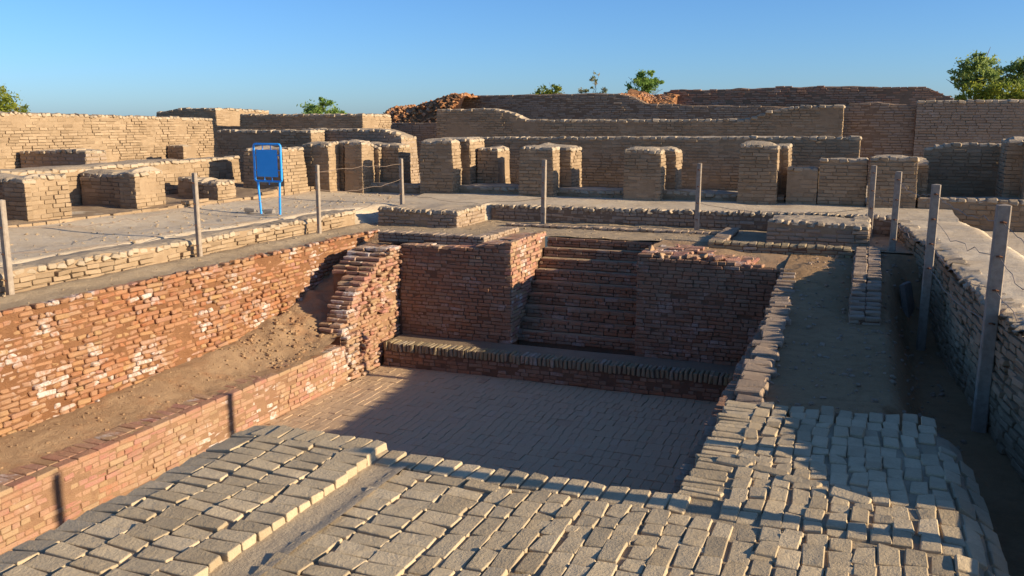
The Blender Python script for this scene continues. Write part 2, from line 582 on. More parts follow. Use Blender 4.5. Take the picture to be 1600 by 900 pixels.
def core(name, x0, x1, y0, y1, zb, f, mat, parent, inset=0.014, st=0.12, dome=0.0, rough=0.012, seed=0, taper=0.0, side=None):
    """solid block with a rough, slightly domed top f(x, y)"""
    x0, x1, y0, y1 = x0 + inset, x1 - inset, y0 + inset, y1 - inset
    nx, ny = max(3, int((x1 - x0) / st) + 2), max(3, int((y1 - y0) / st) + 2)
    X, Y = np.meshgrid(np.linspace(x0, x1, nx), np.linspace(y0, y1, ny))
    tx, ty = (X - x0) / (x1 - x0) * 2 - 1, (Y - y0) / (y1 - y0) * 2 - 1
    fz = f if callable(f) else (lambda a, b: f + 0 * a)
    Zt = fz(X, Y) + dome * (1 - np.maximum(tx ** 4, ty ** 4)) + rough * fbm(X, Y, 2.2, 4, seed)
    if taper:
        cx, cy = (x0 + x1) / 2, (y0 + y1) / 2
        hh = np.maximum(Zt - zb, 0)
        Xt = X - np.sign(tx) * abs(tx) * taper * hh
        Yt = Y - np.sign(ty) * abs(ty) * taper * hh
    else:
        Xt, Yt = X, Y
    V = np.stack([Xt, Yt, Zt], -1).reshape(-1, 3)
    i = np.arange(nx * ny).reshape(ny, nx)
    Q = [np.stack([i[:-1, :-1], i[:-1, 1:], i[1:, 1:], i[1:, :-1]], -1).reshape(-1, 4)]
    ring = np.concatenate([i[0, :], i[1:, -1], i[-1, -2::-1], i[-2:0:-1, 0]])
    low = np.stack([X, Y, np.full_like(X, zb)], -1).reshape(-1, 3)[ring]
    n0 = len(V)
    V = np.concatenate([V, low])
    m = len(ring)
    j = np.arange(m)
    Q.append(np.stack([n0 + j, n0 + (j + 1) % m, ring[(j + 1) % m], ring[j]], -1))
    o_ = mesh_obj(name, V, Q, mat, parent, False)
    if side is not None:
        o_.data.materials.append(side)
        idx = np.zeros(len(o_.data.polygons), np.int32)
        idx[len(Q[0]):] = 1
        o_.data.polygons.foreach_set("material_index", idx)
    return o_


def wall(name, label, cat, x0, x1, y0, y1, z0, ztop, faces='SE', mat='mud', cmat='mud_core', capm='mud_cap', ch=0.08, bl=0.29,
         cop=True, dome=0.03, group=None, root=None, px=8.0, limit=300, batter=0.0, out=0.003, joint=0.007, miss=0.0, wob=0.016,
         bond='run', bev=0.009, smooth=True, copacross=0.30, copw=0.155, inset=0.006, seed=None, tilt=0.014, rough=0.02, foot=None, copup=0.02):
    """free-standing block or wall of brick on a mud core; ztop number or f(x, y)"""
    fz = ztop if callable(ztop) else (lambda a, b: ztop + 0 * np.asarray(a, float))
    if root is None:
        root = thing(name, label, cat, ((x0 + x1) / 2, y0, z0), group)
    sd_ = seed if seed is not None else int(abs(x0 * 13 + y0 * 7)) % 40
    hc = 0.10 if cop else 0.0
    core('mud_core', x0, x1, y0, y1, z0 - 0.05, lambda a, b: fz(a, b) - (0.015 if cop else 0.012), M[capm] if cop else M[cmat],
         root, inset + wob * 0.55, 0.12, dome, rough, sd_, batter, M[cmat])
    BS, CP = Bricks(), Bricks()
    kw = dict(ch=ch, bl=bl, joint=joint, out=out, miss=miss, wob=wob, bond=bond, bev=bev, batter=batter, tilt=tilt)
    zb = z0
    for f in faces:
        if f == 'S':
            o, u, n, L = (x0, y0), (1, 0), (0, -1), x1 - x0
            ft = lambda s: float(fz(x0 + s, y0)) - hc
        elif f == 'E':
            o, u, n, L = (x1, y0), (0, 1), (1, 0), y1 - y0
            ft = lambda s: float(fz(x1, y0 + s)) - hc
        elif f == 'W':
            o, u, n, L = (x0, y1), (0, -1), (-1, 0), y1 - y0
            ft = lambda s: float(fz(x0, y1 - s)) - hc
        sr = None
        if batter:
            sr = lambda zc, L=L: (batter * (zc - z0), L - batter * (zc - z0))
        face(BS, o, u, n, L, zb, ft, srange=sr, **kw)
        if cop:
            bt = batter * (float(fz(x0, y0)) - z0)
            o2 = np.array(o, float) + np.array(u) * bt - np.array(n) * bt
            coping(CP, o2, u, n, L - 2 * bt, lambda s: ft(s) + hc, wd=copw, across=min(copacross, 0.48 * min(x1 - x0, y1 - y0)), up=copup)
    BS.emit(root, M[mat], 'brick', px, limit, 0.003, smooth)
    CP.emit(root, M[capm], 'coping_brick', 6.0, 300, 0.008, True)
    return root


def prof(pts, axis=0):
    xs, zs = [p[0] for p in pts], [p[1] for p in pts]
    return lambda a, b: np.interp(a if axis == 0 else b, xs, zs)


# =================================================================== SETTING
def z_terr(x, y):
    z = 2.56 + 0.03 * fbm(x, y, 0.5, 4, 1) + 0.08 * sstep(-12.5, -14.2, x)
    north = sstep(17.2, 17.5, y)                       # past the low wall the terrace slumps down to the deck
    drop = np.where(y < 17.3, 0.5 * sstep(-11.08, -10.85, x), 0.0) + north * 0.42 * sstep(-10.95, -10.25, x) * (1 - sstep(18.7, 19.3, y))
    return z - drop


# far plain with the dig cut out of it
def ring_ground():
    xs = [-900, -120, -30, -10.75, 1.7, 30, 120, 900]
    ys = [-300, -30, 2.4, 19.7, 40, 120, 1500]
    V, Q = [], []
    for y in ys:
        for x in xs:
            V.append((x, y, 2.05))
    nx = len(xs)
    for j in range(len(ys) - 1):
        for i in range(nx - 1):
            if i == 3 and j == 2:
                continue
            a = j * nx + i
            Q.append((a, a + 1, a + nx + 1, a + nx))
    o = mesh_obj('ground', V, [np.array(Q)], M['ground'], None, False, 'structure')


ring_ground()
o = sheet('terrace_path', -30, -10.2, 1.0, 32, 0.16, z_terr, M['path'], kind='structure')
o = sheet('north_terrace', -10.9, 1.75, 18.8, 33, 0.16, lambda x, y: -0.6 * np.where(x > -8.3, 1 - sstep(19.5, 19.7, y), 1 - sstep(18.8, 19.5, y)) + 2.585 + 0.022 * fbm(x, y, 0.7, 4, 2) + 0.05 * sstep(20.6, 21.4, y) * sstep(0.1, 0.5, fbm(x, y, .35, 2, 5)),
          M['path'], kind='structure')
sheet('east_yard', 1.7, 14, 3, 33, 0.25, lambda x, y: 2.2 + 0.03 * fbm(x, y, 0.6, 4, 3), M['path'], kind='structure')


def z_deck(x, y):
    z = 2.225 + 0.018 * fbm(x, y, 1.1, 4, 4) + 0.01 * fbm(x, y, 5, 3, 6)
    z = z + 0.05 * np.exp(-((x + 10.35) / 0.22) ** 2) * (y < 17.4)
    return z


def keep_deck(x, y):
    pool = (x > -9.58) & (x < 1.6) & (y < 15.22)
    gap = (x > -9.58) & (x < -8.2) & (y < 16.3)
    stair = (x > -6.05) & (x < -3.5) & (y < 17.06)
    east = (x > -1.12) & (y < 17.0)
    covered = (((x > -3.62) & (x < -1.1)) | ((x > -8.2) & (x < -6.08))) & (y < 16.95)
    return ~(pool | stair | east | gap | covered)


sheet('deck', -10.75, 1.7, 2.4, 19.72, 0.07, z_deck, M['dirt'], keep=keep_deck, kind='structure')


# dirt bank between the low inner wall and the tall orange wall
def z_bank(x, y):
    wz = np.interp(y, [2, 7.3, 8.5, 9.9, 11.6, 12.8, 13.8, 15.0, 16.35], [0.78, 0.77, 0.76, 0.86, 0.93, 1.12, 1.36, 1.82, 2.22])
    ez = np.interp(y, [2, 11.6, 12.6, 13.4, 14.4, 15.2, 16.35], [0.655, 0.665, 0.78, 1.0, 1.5, 1.9, 2.22])
    t = sstep(-8.5, -9.5, x)
    z = ez + (wz - ez) * t + 0.012 * fbm(x, y, 2.0, 4, 7) + 0.008 * fbm(x, y, 9, 3, 8)
    lump = np.exp(-((y - 12.7) / 0.75) ** 2 - ((x + 9.0) / 0.45) ** 2)
    z = z + lump * (0.05 + 0.05 * fbm(x, y, 3.0, 3, 9))
    z = z + sstep(11.3, 12.6, y) * (0.045 * fbm(x, y, 4.5, 5, 10))
    return z


sheet('dirt_bank', -9.62, -8.26, 2.4, 16.4, 0.05, z_bank, M['red_dirt'], kind='structure')


def z_side(x, y):
    z = np.interp(y, [5, 8.3, 12.0, 13.4, 14.4, 15.1, 17.2], [1.76, 1.80, 1.82, 1.86, 1.96, 2.17, 2.215])
    g = np.interp(y, [5, 9, 10.5, 13.8, 15.5, 16.4, 16.95, 17.5], [1.25, 1.25, 1.27, 1.22, 1.65, 2.0, 2.2, 2.205])
    t = sstep(0.35, 0.8, x + 0.1 * (y < 9))
    return z * (1 - t) + g * t + 0.015 * fbm(x, y, 1.5, 4, 11) + 0.006 * fbm(x, y, 8, 3, 12)


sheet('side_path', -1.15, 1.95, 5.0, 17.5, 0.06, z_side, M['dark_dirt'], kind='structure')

# =================================================================== THE BATH
# floor of small bricks laid in rows
fl = sheet('pool_floor', -8.3, -0.9, 2.4, 14.4, 0.5, lambda x, y: 0 * x - 0.045, M['floor_core'], kind='structure', smooth=False)
BS = Bricks()
y = 9.9
row = 0
while y < 14.3:
    hgt = 0.265
    x = -8.22 - rng.random() * 0.1
    while x < -1.2:
        wd = 0.125 if rng.random() < 0.93 else 0.25
        BS.add((x + wd / 2, y + hgt / 2 + rng.normal(0, 0.004), -0.03 + rng.normal(0, 0.0022) + 0.008 * float(fbm(x, y, 0.5, 2))), (1, 0, 0), (0, 1, 0),
               (wd - 0.003, hgt - 0.004, 0.06), 0.004, 0.004)
        x += wd
    y += hgt
    row += 1
BS.emit(fl, M['floor'], 'brick', 7, 300, 0.002, False, True)

# ledge along the foot of the far wall, edged with bricks on end
led = thing('pool_ledge', 'low brick ledge with upright edging bricks along the foot of the far bath wall', 'ledge', (-4.7, 14.28, 0))
core('brick_core', -8.22, -1.24, 14.30, 15.08, -0.02, 0.41, M['bath_core'], led, 0.0, 0.2, 0, 0.006)
BS = Bricks()
face(BS, (-8.22, 14.29), (1, 0), (0, -1), 6.98, 0.0, 0.30, ch=0.07, out=0.008, miss=0.03, tilt=0.02)
BS.emit(led, M['bath'], 'brick', 8, 200)
BS = Bricks()
x = -8.2
while x < -1.3:
    BS.add((x + 0.04, 14.265 + 0.14 + rng.normal(0, 0.008), 0.375 + rng.normal(0, 0.006)), (1, 0, 0), (0, 1, 0), (0.068, 0.28, 0.15), 0.008, 0.02)
    x += 0.079 * (1 + rng.normal(0, 0.05))
BS.emit(led, M['edge'], 'edging_brick', 5, 300)
sheet('trodden_dust', -8.2, -1.26, 14.5, 15.05, 0.08, lambda x, y: 0.436 + 0.004 * fbm(x, y, 3, 3), M['floor_core'], led)

# far wall, left section
fw = thing('bath_wall', 'shaded red brick wall of the bath between the broken pier and the steps', 'wall', (-7.1, 15.05, 0.4))
ftop = prof([(-8.3, 2.17), (-7.2, 2.15), (-6.85, 2.16), (-6.6, 2.23), (-6.3, 2.28), (-5.9, 2.30)])
core('brick_core', -8.3, -5.95, 15.05, 17.0, 0.3, lambda x, y: ftop(x, y) - 0.015, M['bath_core'], fw, 0.02, 0.1, 0, 0.004)
BS = Bricks()
face(BS, (-8.24, 15.05), (1, 0), (0, -1), 2.29, 0.43, lambda s: float(ftop(-8.24 + s, 0)), ch=0.068, out=0.005, wob=0.012, miss=0.01)
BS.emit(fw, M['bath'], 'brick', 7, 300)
BS = Bricks()
face(BS, (-5.95, 15.05), (0, 1), (1, 0), 1.95, 0.43, 2.30, ch=0.068, out=0.008, wob=0.02, miss=0.03, tilt=0.02,
     srange=lambda z: (0.0, np.interp(z, [0.4, 1.2, 1.8, 2.3], [0.5, 1.1, 1.6, 1.95])))
BS.emit(fw, M['pink'], 'cheek_brick', 7, 300)
BS = Bricks()                                            # top course seen from above
for i in range(9):
    for j in range(7):
        x, y = -8.1 + i * 0.255, 15.12 + j * 0.27
        if (j > 2 and x < -6.6) or rng.random() < 0.25:
            continue
        BS.add((x, y + 0.1, float(ftop(x, 0)) - 0.022 + rng.normal(0, 0.006)), (1, 0, 0), (0, 1, 0), (0.24, 0.25, 0.06), 0.008, 0.02)
BS.emit(fw, M['pink'], 'top_brick', 7, 300, flat=True)
sheet('dirt_cover', -8.25, -6.0, 15.1, 17.1, 0.08, lambda x, y: (ftop(x, y) - 0.03) * (1 - sstep(15.4, 16.7, y)) + 2.23 * sstep(15.4, 16.7, y) + 0.015 * fbm(x, y, 1.5, 4, 3) * sstep(15.3, 15.6, y), M['dirt'], fw)

# far wall, right section
fr = thing('bath_wall', 'shaded red brick wall of the bath to the right of the steps', 'wall', (-2.4, 15.05, 0.4))
rtop = prof([(-3.7, 2.24), (-3.3, 2.22), (-2.8, 2.2), (-2.3, 2.2), (-1.9, 2.15), (-1.2, 2.14)])
core('brick_core', -3.6, -1.22, 15.05, 17.0, 0.3, lambda x, y: rtop(x, y) - 0.02, M['bath_core'], fr, 0.02, 0.1, 0, 0.004)
BS = Bricks()
face(BS, (-3.6, 15.05), (1, 0), (0, -1), 2.40, 0.43, lambda s: float(rtop(-3.6 + s, 0)), ch=0.068, out=0.006, wob=0.012, miss=0.015)
face(BS, (-3.6, 17.0), (0, -1), (-1, 0), 1.95, 0.43, 2.2, ch=0.068, out=0.006, wob=0.012, miss=0.015)
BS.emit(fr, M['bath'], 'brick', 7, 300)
BS = Bricks()
for i in range(60):
    x, y = rng.uniform(-3.55, -1.6), 15.08 + abs(rng.normal(0, 0.35))
    BS.add((x, y + 0.08, float(rtop(x, 0)) + 0.0 + rng.normal(0, 0.015)), (math.cos(i), math.sin(i) * 0.25, rng.normal(0, 0.06)), (0, 1, 0), (0.2 + 0.08 * rng.random(), 0.13, 0.06), 0.012, 0.08)
for i in range(5):
    for j in range(3):
        BS.add((-3.45 + j * 0.27 + i * 0.05, 15.35 + i * 0.24, 2.24 + rng.normal(0, 0.008)), (1, 0.05, 0), (0, 1, 0), (0.25, 0.2, 0.06), 0.012, 0.03)
BS.emit(fr, M['pink'], 'loose_brick', 6, 300, 0.006, False, True)
sheet('dirt_cover', -3.55, -1.12, 15.12, 17.1, 0.07, lambda x, y: rtop(x, y) - 0.015 + 0.06 * sstep(15.3, 16.2, y) + 0.015 * fbm(x, y, 2, 4, 13), M['red_dirt'], fr)

# flight of steps
st = thing('brick_steps', 'flight of worn brick steps going down into the bath', 'steps', (-4.8, 15.05, 0.4))
tf = [(15.10, 0.43), (15.37, 0.62), (15.57, 0.83), (15.72, 1.05), (15.92, 1.25), (16.13, 1.45), (16.35, 1.65), (16.58, 1.84), (16.82, 2.02), (17.02, 2.20)]
for k in range(1, len(tf)):
    y0, z0_, z1_ = tf[k][0], tf[k - 1][1], tf[k][1]
    y1 = tf[k + 1][0] + 0.05 if k + 1 < len(tf) else 17.3
    core('step', -5.97, -3.58, y0, y1, z0_ - 0.1, z1_ - 0.004, M['dirt'], st, 0.045, 0.15, 0, 0.004, k, 0.0, M['bath_core'])  # dirt-coloured treads over dark sides paint in the sunlit step tops
    BS = Bricks()
    face(BS, (-5.95, y0), (1, 0), (0, -1), 2.36, z0_, z1_, ch=(z1_ - z0_) / 3, dep=0.13, out=0.006, miss=0.01, tilt=0.012, wob=0.008, joint=0.008)
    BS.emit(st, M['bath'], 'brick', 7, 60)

# stepped stump of the left wall
sy = lambda z: float(np.interp(z, [0.0, 0.6, 0.99, 1.1, 1.31, 1.61, 1.77, 1.96, 2.17], [13.0, 13.0, 12.92, 13.12, 13.22, 13.5, 13.88, 14.2, 14.62]))
sp = thing('broken_pier', 'broken red and white brick wall end stepping down at the corner of the bath', 'wall', (-8.7, 14, 0))
core('brick_core', -9.12, -8.6, 13.95, 15.3, 0.9, lambda x, y: np.interp(y, [13.9, 14.2, 14.62, 15.3], [1.7, 1.88, 2.08, 2.14]), M['pink_core'], sp, 0.05, 0.08, 0, 0.02)
core('brick_core', -8.74, -8.24, 12.9, 15.3, -0.05, lambda x, y: np.interp(y, [12.9, 13.0, 13.12, 13.22, 13.5, 13.88, 14.2, 14.62, 15.3], [0.8, 0.9, 1.0, 1.2, 1.45, 1.62, 1.85, 2.08, 2.14]),
     M['pink_core'], sp, 0.07, 0.06, 0, 0.01)
BS = Bricks()
face(BS, (-8.24, 0.0), (0, 1), (1, 0), 15.1, 0.0, 2.17, ch=0.07, bl=0.24, out=0.022, miss=0.10, tilt=0.05, wob=0.05, bev=0.016, srange=lambda z: (sy(z), 15.08), dep=0.18)
BS.emit(sp, M['pink'], 'brick', 8, 300, 0.007)
BS = Bricks()
for k in range(12, 31):
    z = (k + 0.5) * 0.07
    yy = sy(z)
    x = (-9.05 if z > 1.72 else -8.70) + rng.normal(0, 0.05)
    while x < -8.36:
        l_ = 0.26 * (1 + rng.normal(0, 0.1))
        if rng.random() > 0.05:
            BS.add((min(x + l_ / 2, -8.37), yy + 0.12 + rng.normal(0, 0.02), z), (1, 0, 0), (0, 1, 0), (l_ - 0.012, 0.26, 0.060), 0.010, 0.03)
        x += l_
BS.emit(sp, M['pink'], 'step_brick', 7, 300, 0.005)

# low inner wall along the left side
mw = thing('bath_wall', 'long low pink brick wall along the left side of the bath floor', 'wall', (-8.24, 7.5, 0))
core('brick_core', -8.55, -8.24, 2.4, 13.05, -0.05, 0.652, M['pink_core'], mw, 0.011, 0.2, 0, 0.004)
BS = Bricks()
face(BS, (-8.24, 2.6), (0, 1), (1, 0), 10.45, 0.0, 0.61, ch=0.068, out=0.005, miss=0.02, wob=0.014, tilt=0.02, joint=0.007)
BS.emit(mw, M['pink'], 'brick', 8, 300)
BS = Bricks()
y = 2.6
while y < 13.0:
    l_ = 0.29 * (1 + rng.normal(0, 0.05))
    BS.add((-8.245 - 0.07, y + l_ / 2, 0.644 + rng.normal(0, 0.003)), (0, 1, 0), (-1, 0, 0), (l_ - 0.008, 0.14, 0.06), 0.008, 0.01)
    l2 = 0.145
    BS.add((-8.40 - 0.14, y + 0.07, 0.648 + rng.normal(0, 0.003)), (0, 1, 0), (-1, 0, 0), (l2 - 0.006, 0.29, 0.05), 0.008, 0.012)
    BS.add((-8.40 - 0.14, y + 0.215, 0.648 + rng.normal(0, 0.003)), (0, 1, 0), (-1, 0, 0), (l2 - 0.006, 0.29, 0.05), 0.008, 0.012)
    y += l_
BS.emit(mw, M['pink'], 'top_brick', 7, 300, flat=True)

# tall orange wall behind it
rw = thing('retaining_wall', 'tall eroded orange brick wall with white salt stains below the left deck', 'wall', (-9.5, 8, 0.6))
core('brick_core', -10.0, -9.5, 2.4, 16.6, 0.4, 2.21, M['red_core'], rw, 0.026, 0.1, 0, 0.008)
BS = Bricks()
face(BS, (-9.5, 3.2), (0, 1), (1, 0), 13.3, lambda s: float(z_bank(np.array(-9.5), np.array(3.2 + s))) - 0.1, 2.245, ch=0.067, bl=0.26, out=0.011, miss=0.05, tilt=0.035,
     wob=0.03, bev=0.014)
BS.emit(rw, M['red'], 'brick', 8, 300, 0.006)

# broken side wall on the right with its edge bricks
rimz = lambda y: float(np.interp(y, [8.2, 13.2, 14.0, 14.6, 15.05], [1.86, 1.87, 1.92, 2.03, 2.17]))
rs = thing('side_wall', 'broken brick edge of the bath sloping down along its right side', 'wall', (-1.1, 9.6, 0))
core('brick_core', -1.20, -0.85, 6.0, 15.05, -0.05, lambda x, y: np.interp(y, [6, 8.2, 13.2, 14.0, 14.6, 15.05], [1.76, 1.78, 1.80, 1.85, 1.96, 2.1]), M['bath_core'], rs, 0.02, 0.15, 0, 0.01)
BS = Bricks()
face(BS, (-1.20, 15.05), (0, -1), (-1, 0), 9.0, 0.0, lambda s: rimz(15.05 - s) - 0.07, ch=0.07, out=0.008, wob=0.015)
BS.emit(rs, M['bath'], 'brick', 40, 0)
BS = Bricks()
y = 8.35
while y < 15.0:
    d_ = 0.15 if y > 12.0 else 0.21
    BS.add((np.interp(y, [8.3, 12, 14], [-0.93, -1.0, -1.08]) + rng.normal(0, 0.02), y + d_ / 2, rimz(y) - 0.025 + rng.normal(0, 0.01)), (0, 1, 0), (1, 0, 0), (d_ - 0.012, 0.29 + rng.normal(0, 0.03), 0.075), 0.014, 0.05)
    if y > 13.4:
        BS.add((-0.82 + rng.normal(0, 0.04), y + d_ / 2, rimz(y) - 0.06), (0, 1, 0), (1, 0, 0), (d_ - 0.012, 0.2, 0.07), 0.014, 0.08)
    y += d_
BS.emit(rs, M['far_brown'], 'edge_brick', 5, 200, 0.006, flat=True)

# =================================================================== FOREGROUND PAVING
pv = thing('brick_pavement', 'sunlit pavement of large worn mud bricks in the foreground', 'pavement', (-2, 4.5, 0))
K = 0.8667                                              # layout drawn on a 1.5 m level, laid at 1.9 m


def zp(x, y):
    z = 1.89 + 0.007 * float(fbm(x, y, 0.6, 2, 20))
    if x < -3.9:
        z += 0.038 + 0.0 * y - 0.035 * float(sstep(-5.15, -5.55, x)) + 0.03 * float(sstep(5.5, 7, y))
    else:
        z -= 0.005
    z -= 0.22 * float(sstep(0.8, 1.25, x))
    return z


core('mud_bed', -5.50 * K, 1.22 * K, 1.9, 6.98 * K, -0.05, lambda x, y: np.vectorize(zp)(x / K, y / K) - 0.02 - 0.05 * ((x > -4.0 * K) & (x < -3.6 * K)), M['paver_core'], pv, 0.02, 0.10, 0, 0.006)
core('mud_bed', -1.24 * K, 1.05 * K, 6.9 * K, 9.4 * K, -0.05, lambda x, y: np.vectorize(zp)(x / K, y / K) - 0.022, M['paver_core'], pv, 0.02, 0.10, 0, 0.006)


PV = Bricks()


def paver(x, y, lx, ly, k=1.0, h=0.10):
    """one paver centred x, y with sides lx, ly"""
    dzx = (zp(x + 0.1, y) - zp(x - 0.1, y)) / 0.2 if (x < -4.9 or x > 0.6) else 0.0
    dzy = 0.0
    t = 0.006 * k
    lx, ly = lx * K, ly * K
    u, n = np.array([1, rng.normal(0, 0.010 * k), dzx + rng.normal(0, t)]), np.array([rng.normal(0, 0.010 * k), 1, dzy + rng.normal(0, t)])
    z = zp(x, y) + rng.normal(0, 0.003 * k) - h / 2
    x, y = x * K, y * K
    if lx >= ly:
        PV.add((x, y, z), u, n, (lx, ly, h), 0.011)
    else:
        PV.add((x, y, z), n, -u, (ly, lx, h), 0.011)


g = 0.010
# left field: five columns laid across, brick rows receding
for i in range(5):
    y = 3.0 + rng.random() * 0.1
    while y < 6.66:
        l_ = 0.172 * (1 + rng.normal(0, 0.06))
        paver(-5.36 + i * 0.312 + rng.normal(0, 0.008), y + l_ / 2, 0.31 - g, l_ - g)
        y += l_
x = -5.5
while x < -4.03:
    w_ = 0.165 * (1 + rng.normal(0, 0.05))
    paver(x + w_ / 2, 6.83 + rng.normal(0, 0.01), w_ - g, 0.30)
    x += w_
# three columns laid across, right of the drain groove
for i in range(3):
    y = 3.0 + rng.random() * 0.1
    while y < 6.42:
        l_ = 0.178 * (1 + rng.normal(0, 0.07))
        paver(-3.55 + i * 0.318 + rng.normal(0, 0.01), y + l_ / 2, 0.318 - g, l_ - g)
        y += l_
for i in range(3):
    paver(-3.5 + i * 0.33, 6.54, 0.31, 0.15)
# header row along the pool edge
x = -3.95
while x < -1.25:
    w_ = 0.17 * (1 + rng.normal(0, 0.06))
    paver(x + w_ / 2, 6.80 + rng.normal(0, 0.012), w_ - g, 0.34 * (1 + rng.normal(0, 0.04)), 1.2)
    x += w_
# long columns to the right, with odd cross bricks
for i in range(24):
    x = -2.66 + i * 0.166 + rng.normal(0, 0.006)
    if x > 1.22:
        break
    cross = 5.98 + 0.055 * i
    y = 3.2 + rng.random() * 0.2
    while y < 6.62:
        l_ = 0.30 * (1 + rng.normal(0, 0.10)) if rng.random() < 0.8 else 0.20
        if y + l_ > 6.62:
            l_ = 6.62 - y
        if l_ > 0.07:
            paver(x + rng.normal(0, 0.006), y + l_ / 2, 0.166 - g, l_ - g, 1.2 + 0.5 * (x > -1))
        y += l_
for i in range(5):
    paver(-2.0 + i * 0.52, 6.05 + 0.02 * i, 0.31, 0.12, 1.3, 0.112)
# right-hand strip running back beside the pool
y = 6.98
while y < 9.6:
    l_ = 0.105 * (1 + rng.normal(0, 0.15))
    paver(-1.105 + rng.normal(0, 0.012), y + l_ / 2, 0.33, l_ - 0.010, 1.4)
    y += l_
for i in range(14):
    x = -0.85 + i * 0.158 + rng.normal(0, 0.006)
    if x > 1.15:
        break
    y = 6.64 if x > -1.2 else 6.98
    yend = 9.62 + 0.03 * i - 0.12 * rng.random() if x < 0.85 else 9.0 - 0.3 * rng.random()
    while y < yend:
        l_ = 0.23 * (1 + rng.normal(0, 0.2)) if rng.random() < 0.75 else 0.31
        kk = 1.3 + 1.2 * (i > 5)
        paver(x + rng.normal(0, 0.008) + 0.03 * math.sin(y * 2), y + l_ / 2, 0.158 - g, l_ - g, kk)
        y += l_
for (x, y, a) in ((-0.78, 8.02, 0.28), (-0.62, 7.78, 0.33), (-0.35, 7.6, 0.3), (0.05, 7.42, 0.33), (-0.95, 7.85, 0.3)):
    PV.add((x * K, y * K, zp(x, y) - 0.02), (1, -0.30, -0.03), (0.3, 1, 0.3), (0.28, 0.10, 0.08), 0.015, 0.03)
PV.emit(pv, M['paver'], 'paver', 8, 300, 0.005, True, True)
sheet('drain_groove', -4.02 * K, -3.62 * K, 2.2, 6.72 * K, 0.04, lambda x, y: 1.879 + 0.004 * fbm(x, y, 2.5, 4, 30) + 0.02 * sstep(-3.75 * K, -3.64 * K, x), M['groove'], pv)

BS = Bricks()
face(BS, (-5.5 * K, 6.99 * K), (1, 0), (0, 1), 4.2 * K, 0.0, 1.78, ch=0.07)
BS.emit(pv, M['bath'], 'retaining_brick', 99, 0)

# =================================================================== DECK DETAILS
kerb = dict(cop=False, mat='pink', cmat='pink_core', ch=0.06, bl=0.27, dome=0.0, bond='run', out=0.008, smooth=False, miss=0.0, px=7)


def kerb_wall(label, x0, x1, y0, y1, z0, z1, faces='SE', mat='far_brown', lay='x'):
    r = thing('brick_kerb', label, 'kerb', ((x0 + x1) / 2, y0, z0))
    core('brick_core', x0, x1, y0, y1, z0 - 0.08, z1 - 0.02, M['bath_core'], r, 0.015, 0.15, 0, 0.004)
    B = Bricks()
    for f in faces:
        if f == 'S':
            face(B, (x0, y0), (1, 0), (0, -1), x1 - x0, z0 - 0.05, z1 - 0.06, ch=0.062, out=0.007)
        elif f == 'E':
            face(B, (x1, y0), (0, 1), (1, 0), y1 - y0, z0 - 0.05, z1 - 0.06, ch=0.062, out=0.007)
        elif f == 'W':
            face(B, (x0, y1), (0, -1), (-1, 0), y1 - y0, z0 - 0.05, z1 - 0.06, ch=0.062, out=0.007)
    B.emit(r, M[mat], 'brick', 7, 120)
    T = Bricks()
    if lay == 'x':
        x = x0
        while x < x1 - 0.03:
            l_ = min(0.145 * (1 + rng.normal(0, 0.06)), x1 - x)
            T.add((x + l_ / 2, (y0 + y1) / 2, z1 - 0.03 + rng.normal(0, 0.005)), (1, 0, 0), (0, 1, 0), (l_ - 0.01, y1 - y0, 0.06), 0.012, 0.02)
            x += l_
    else:
        y_ = y0
        while y_ < y1 - 0.03:
            l_ = min(0.145 * (1 + rng.normal(0, 0.06)), y1 - y_)
            T.add(((x0 + x1) / 2, y_ + l_ / 2, z1 - 0.03 + rng.normal(0, 0.005)), (0, 1, 0), (-1, 0, 0), (l_ - 0.01, x1 - x0, 0.06), 0.012, 0.02)
            y_ += l_
    T.emit(r, M[mat], 'top_brick', 5, 200, 0.004, flat=True)
    return r


r = kerb_wall('low dark brick kerb on the deck between the orange wall and the bath steps', -9.05, -6.72, 15.62, 15.9, 2.2, 2.34, 'SE', 'far_brown')
r = kerb_wall('short brick kerb running back from the bath corner toward the fence posts', -7.0, -6.72, 15.92, 17.5, 2.2, 2.33, 'SE', 'far_brown', 'y')
kerb_wall('long thin row of bricks lying flush on the deck behind the bath steps', -7.35, -2.75, 18.3, 18.5, 2.2, 2.285, 'S')
kerb_wall('low brick kerb with pale top running from the bath to the right side wall', -2.62, -0.15, 16.35, 16.62, 2.16, 2.36, 'S', 'edge')
kerb_wall('short brick kerb running back beside the sunlit deck patch at right', -2.66, -2.38, 16.64, 18.9, 2.2, 2.34, 'SW', 'far_brown', 'y')

# small stub wall standing on the right-hand path
sw = thing('stub_wall', 'narrow brick stub wall with grey top on the shaded path at right', 'wall', (0.1, 14, 1.6))
stz = lambda y: float(np.interp(y, [12.6, 13.0, 13.5, 14.1, 15.2, 17.0], [1.93, 2.03, 2.16, 2.28, 2.31, 2.32]))
core('brick_core', -0.1, 0.3, 12.6, 17.0, 1.5, lambda x, y: np.interp(y, [12.6, 13.0, 13.5, 14.1, 15.2, 17.0], [1.93, 2.03, 2.16, 2.28, 2.31, 2.32]) - 0.045, M['bath_core'], sw, 0.015, 0.1, 0, 0.004)
BS = Bricks()
face(BS, (-0.1, 12.6), (1, 0), (0, -1), 0.4, 1.5, 1.9, ch=0.075, out=0.012, tilt=0.03, bev=0.012)
face(BS, (-0.1, 17.0), (0, -1), (-1, 0), 4.4, 1.6, lambda s: stz(17 - s) - 0.06, ch=0.075, out=0.012, tilt=0.02)
BS.emit(sw, M['far_brown'], 'brick', 7, 200, 0.005)
BS = Bricks()
y = 12.6
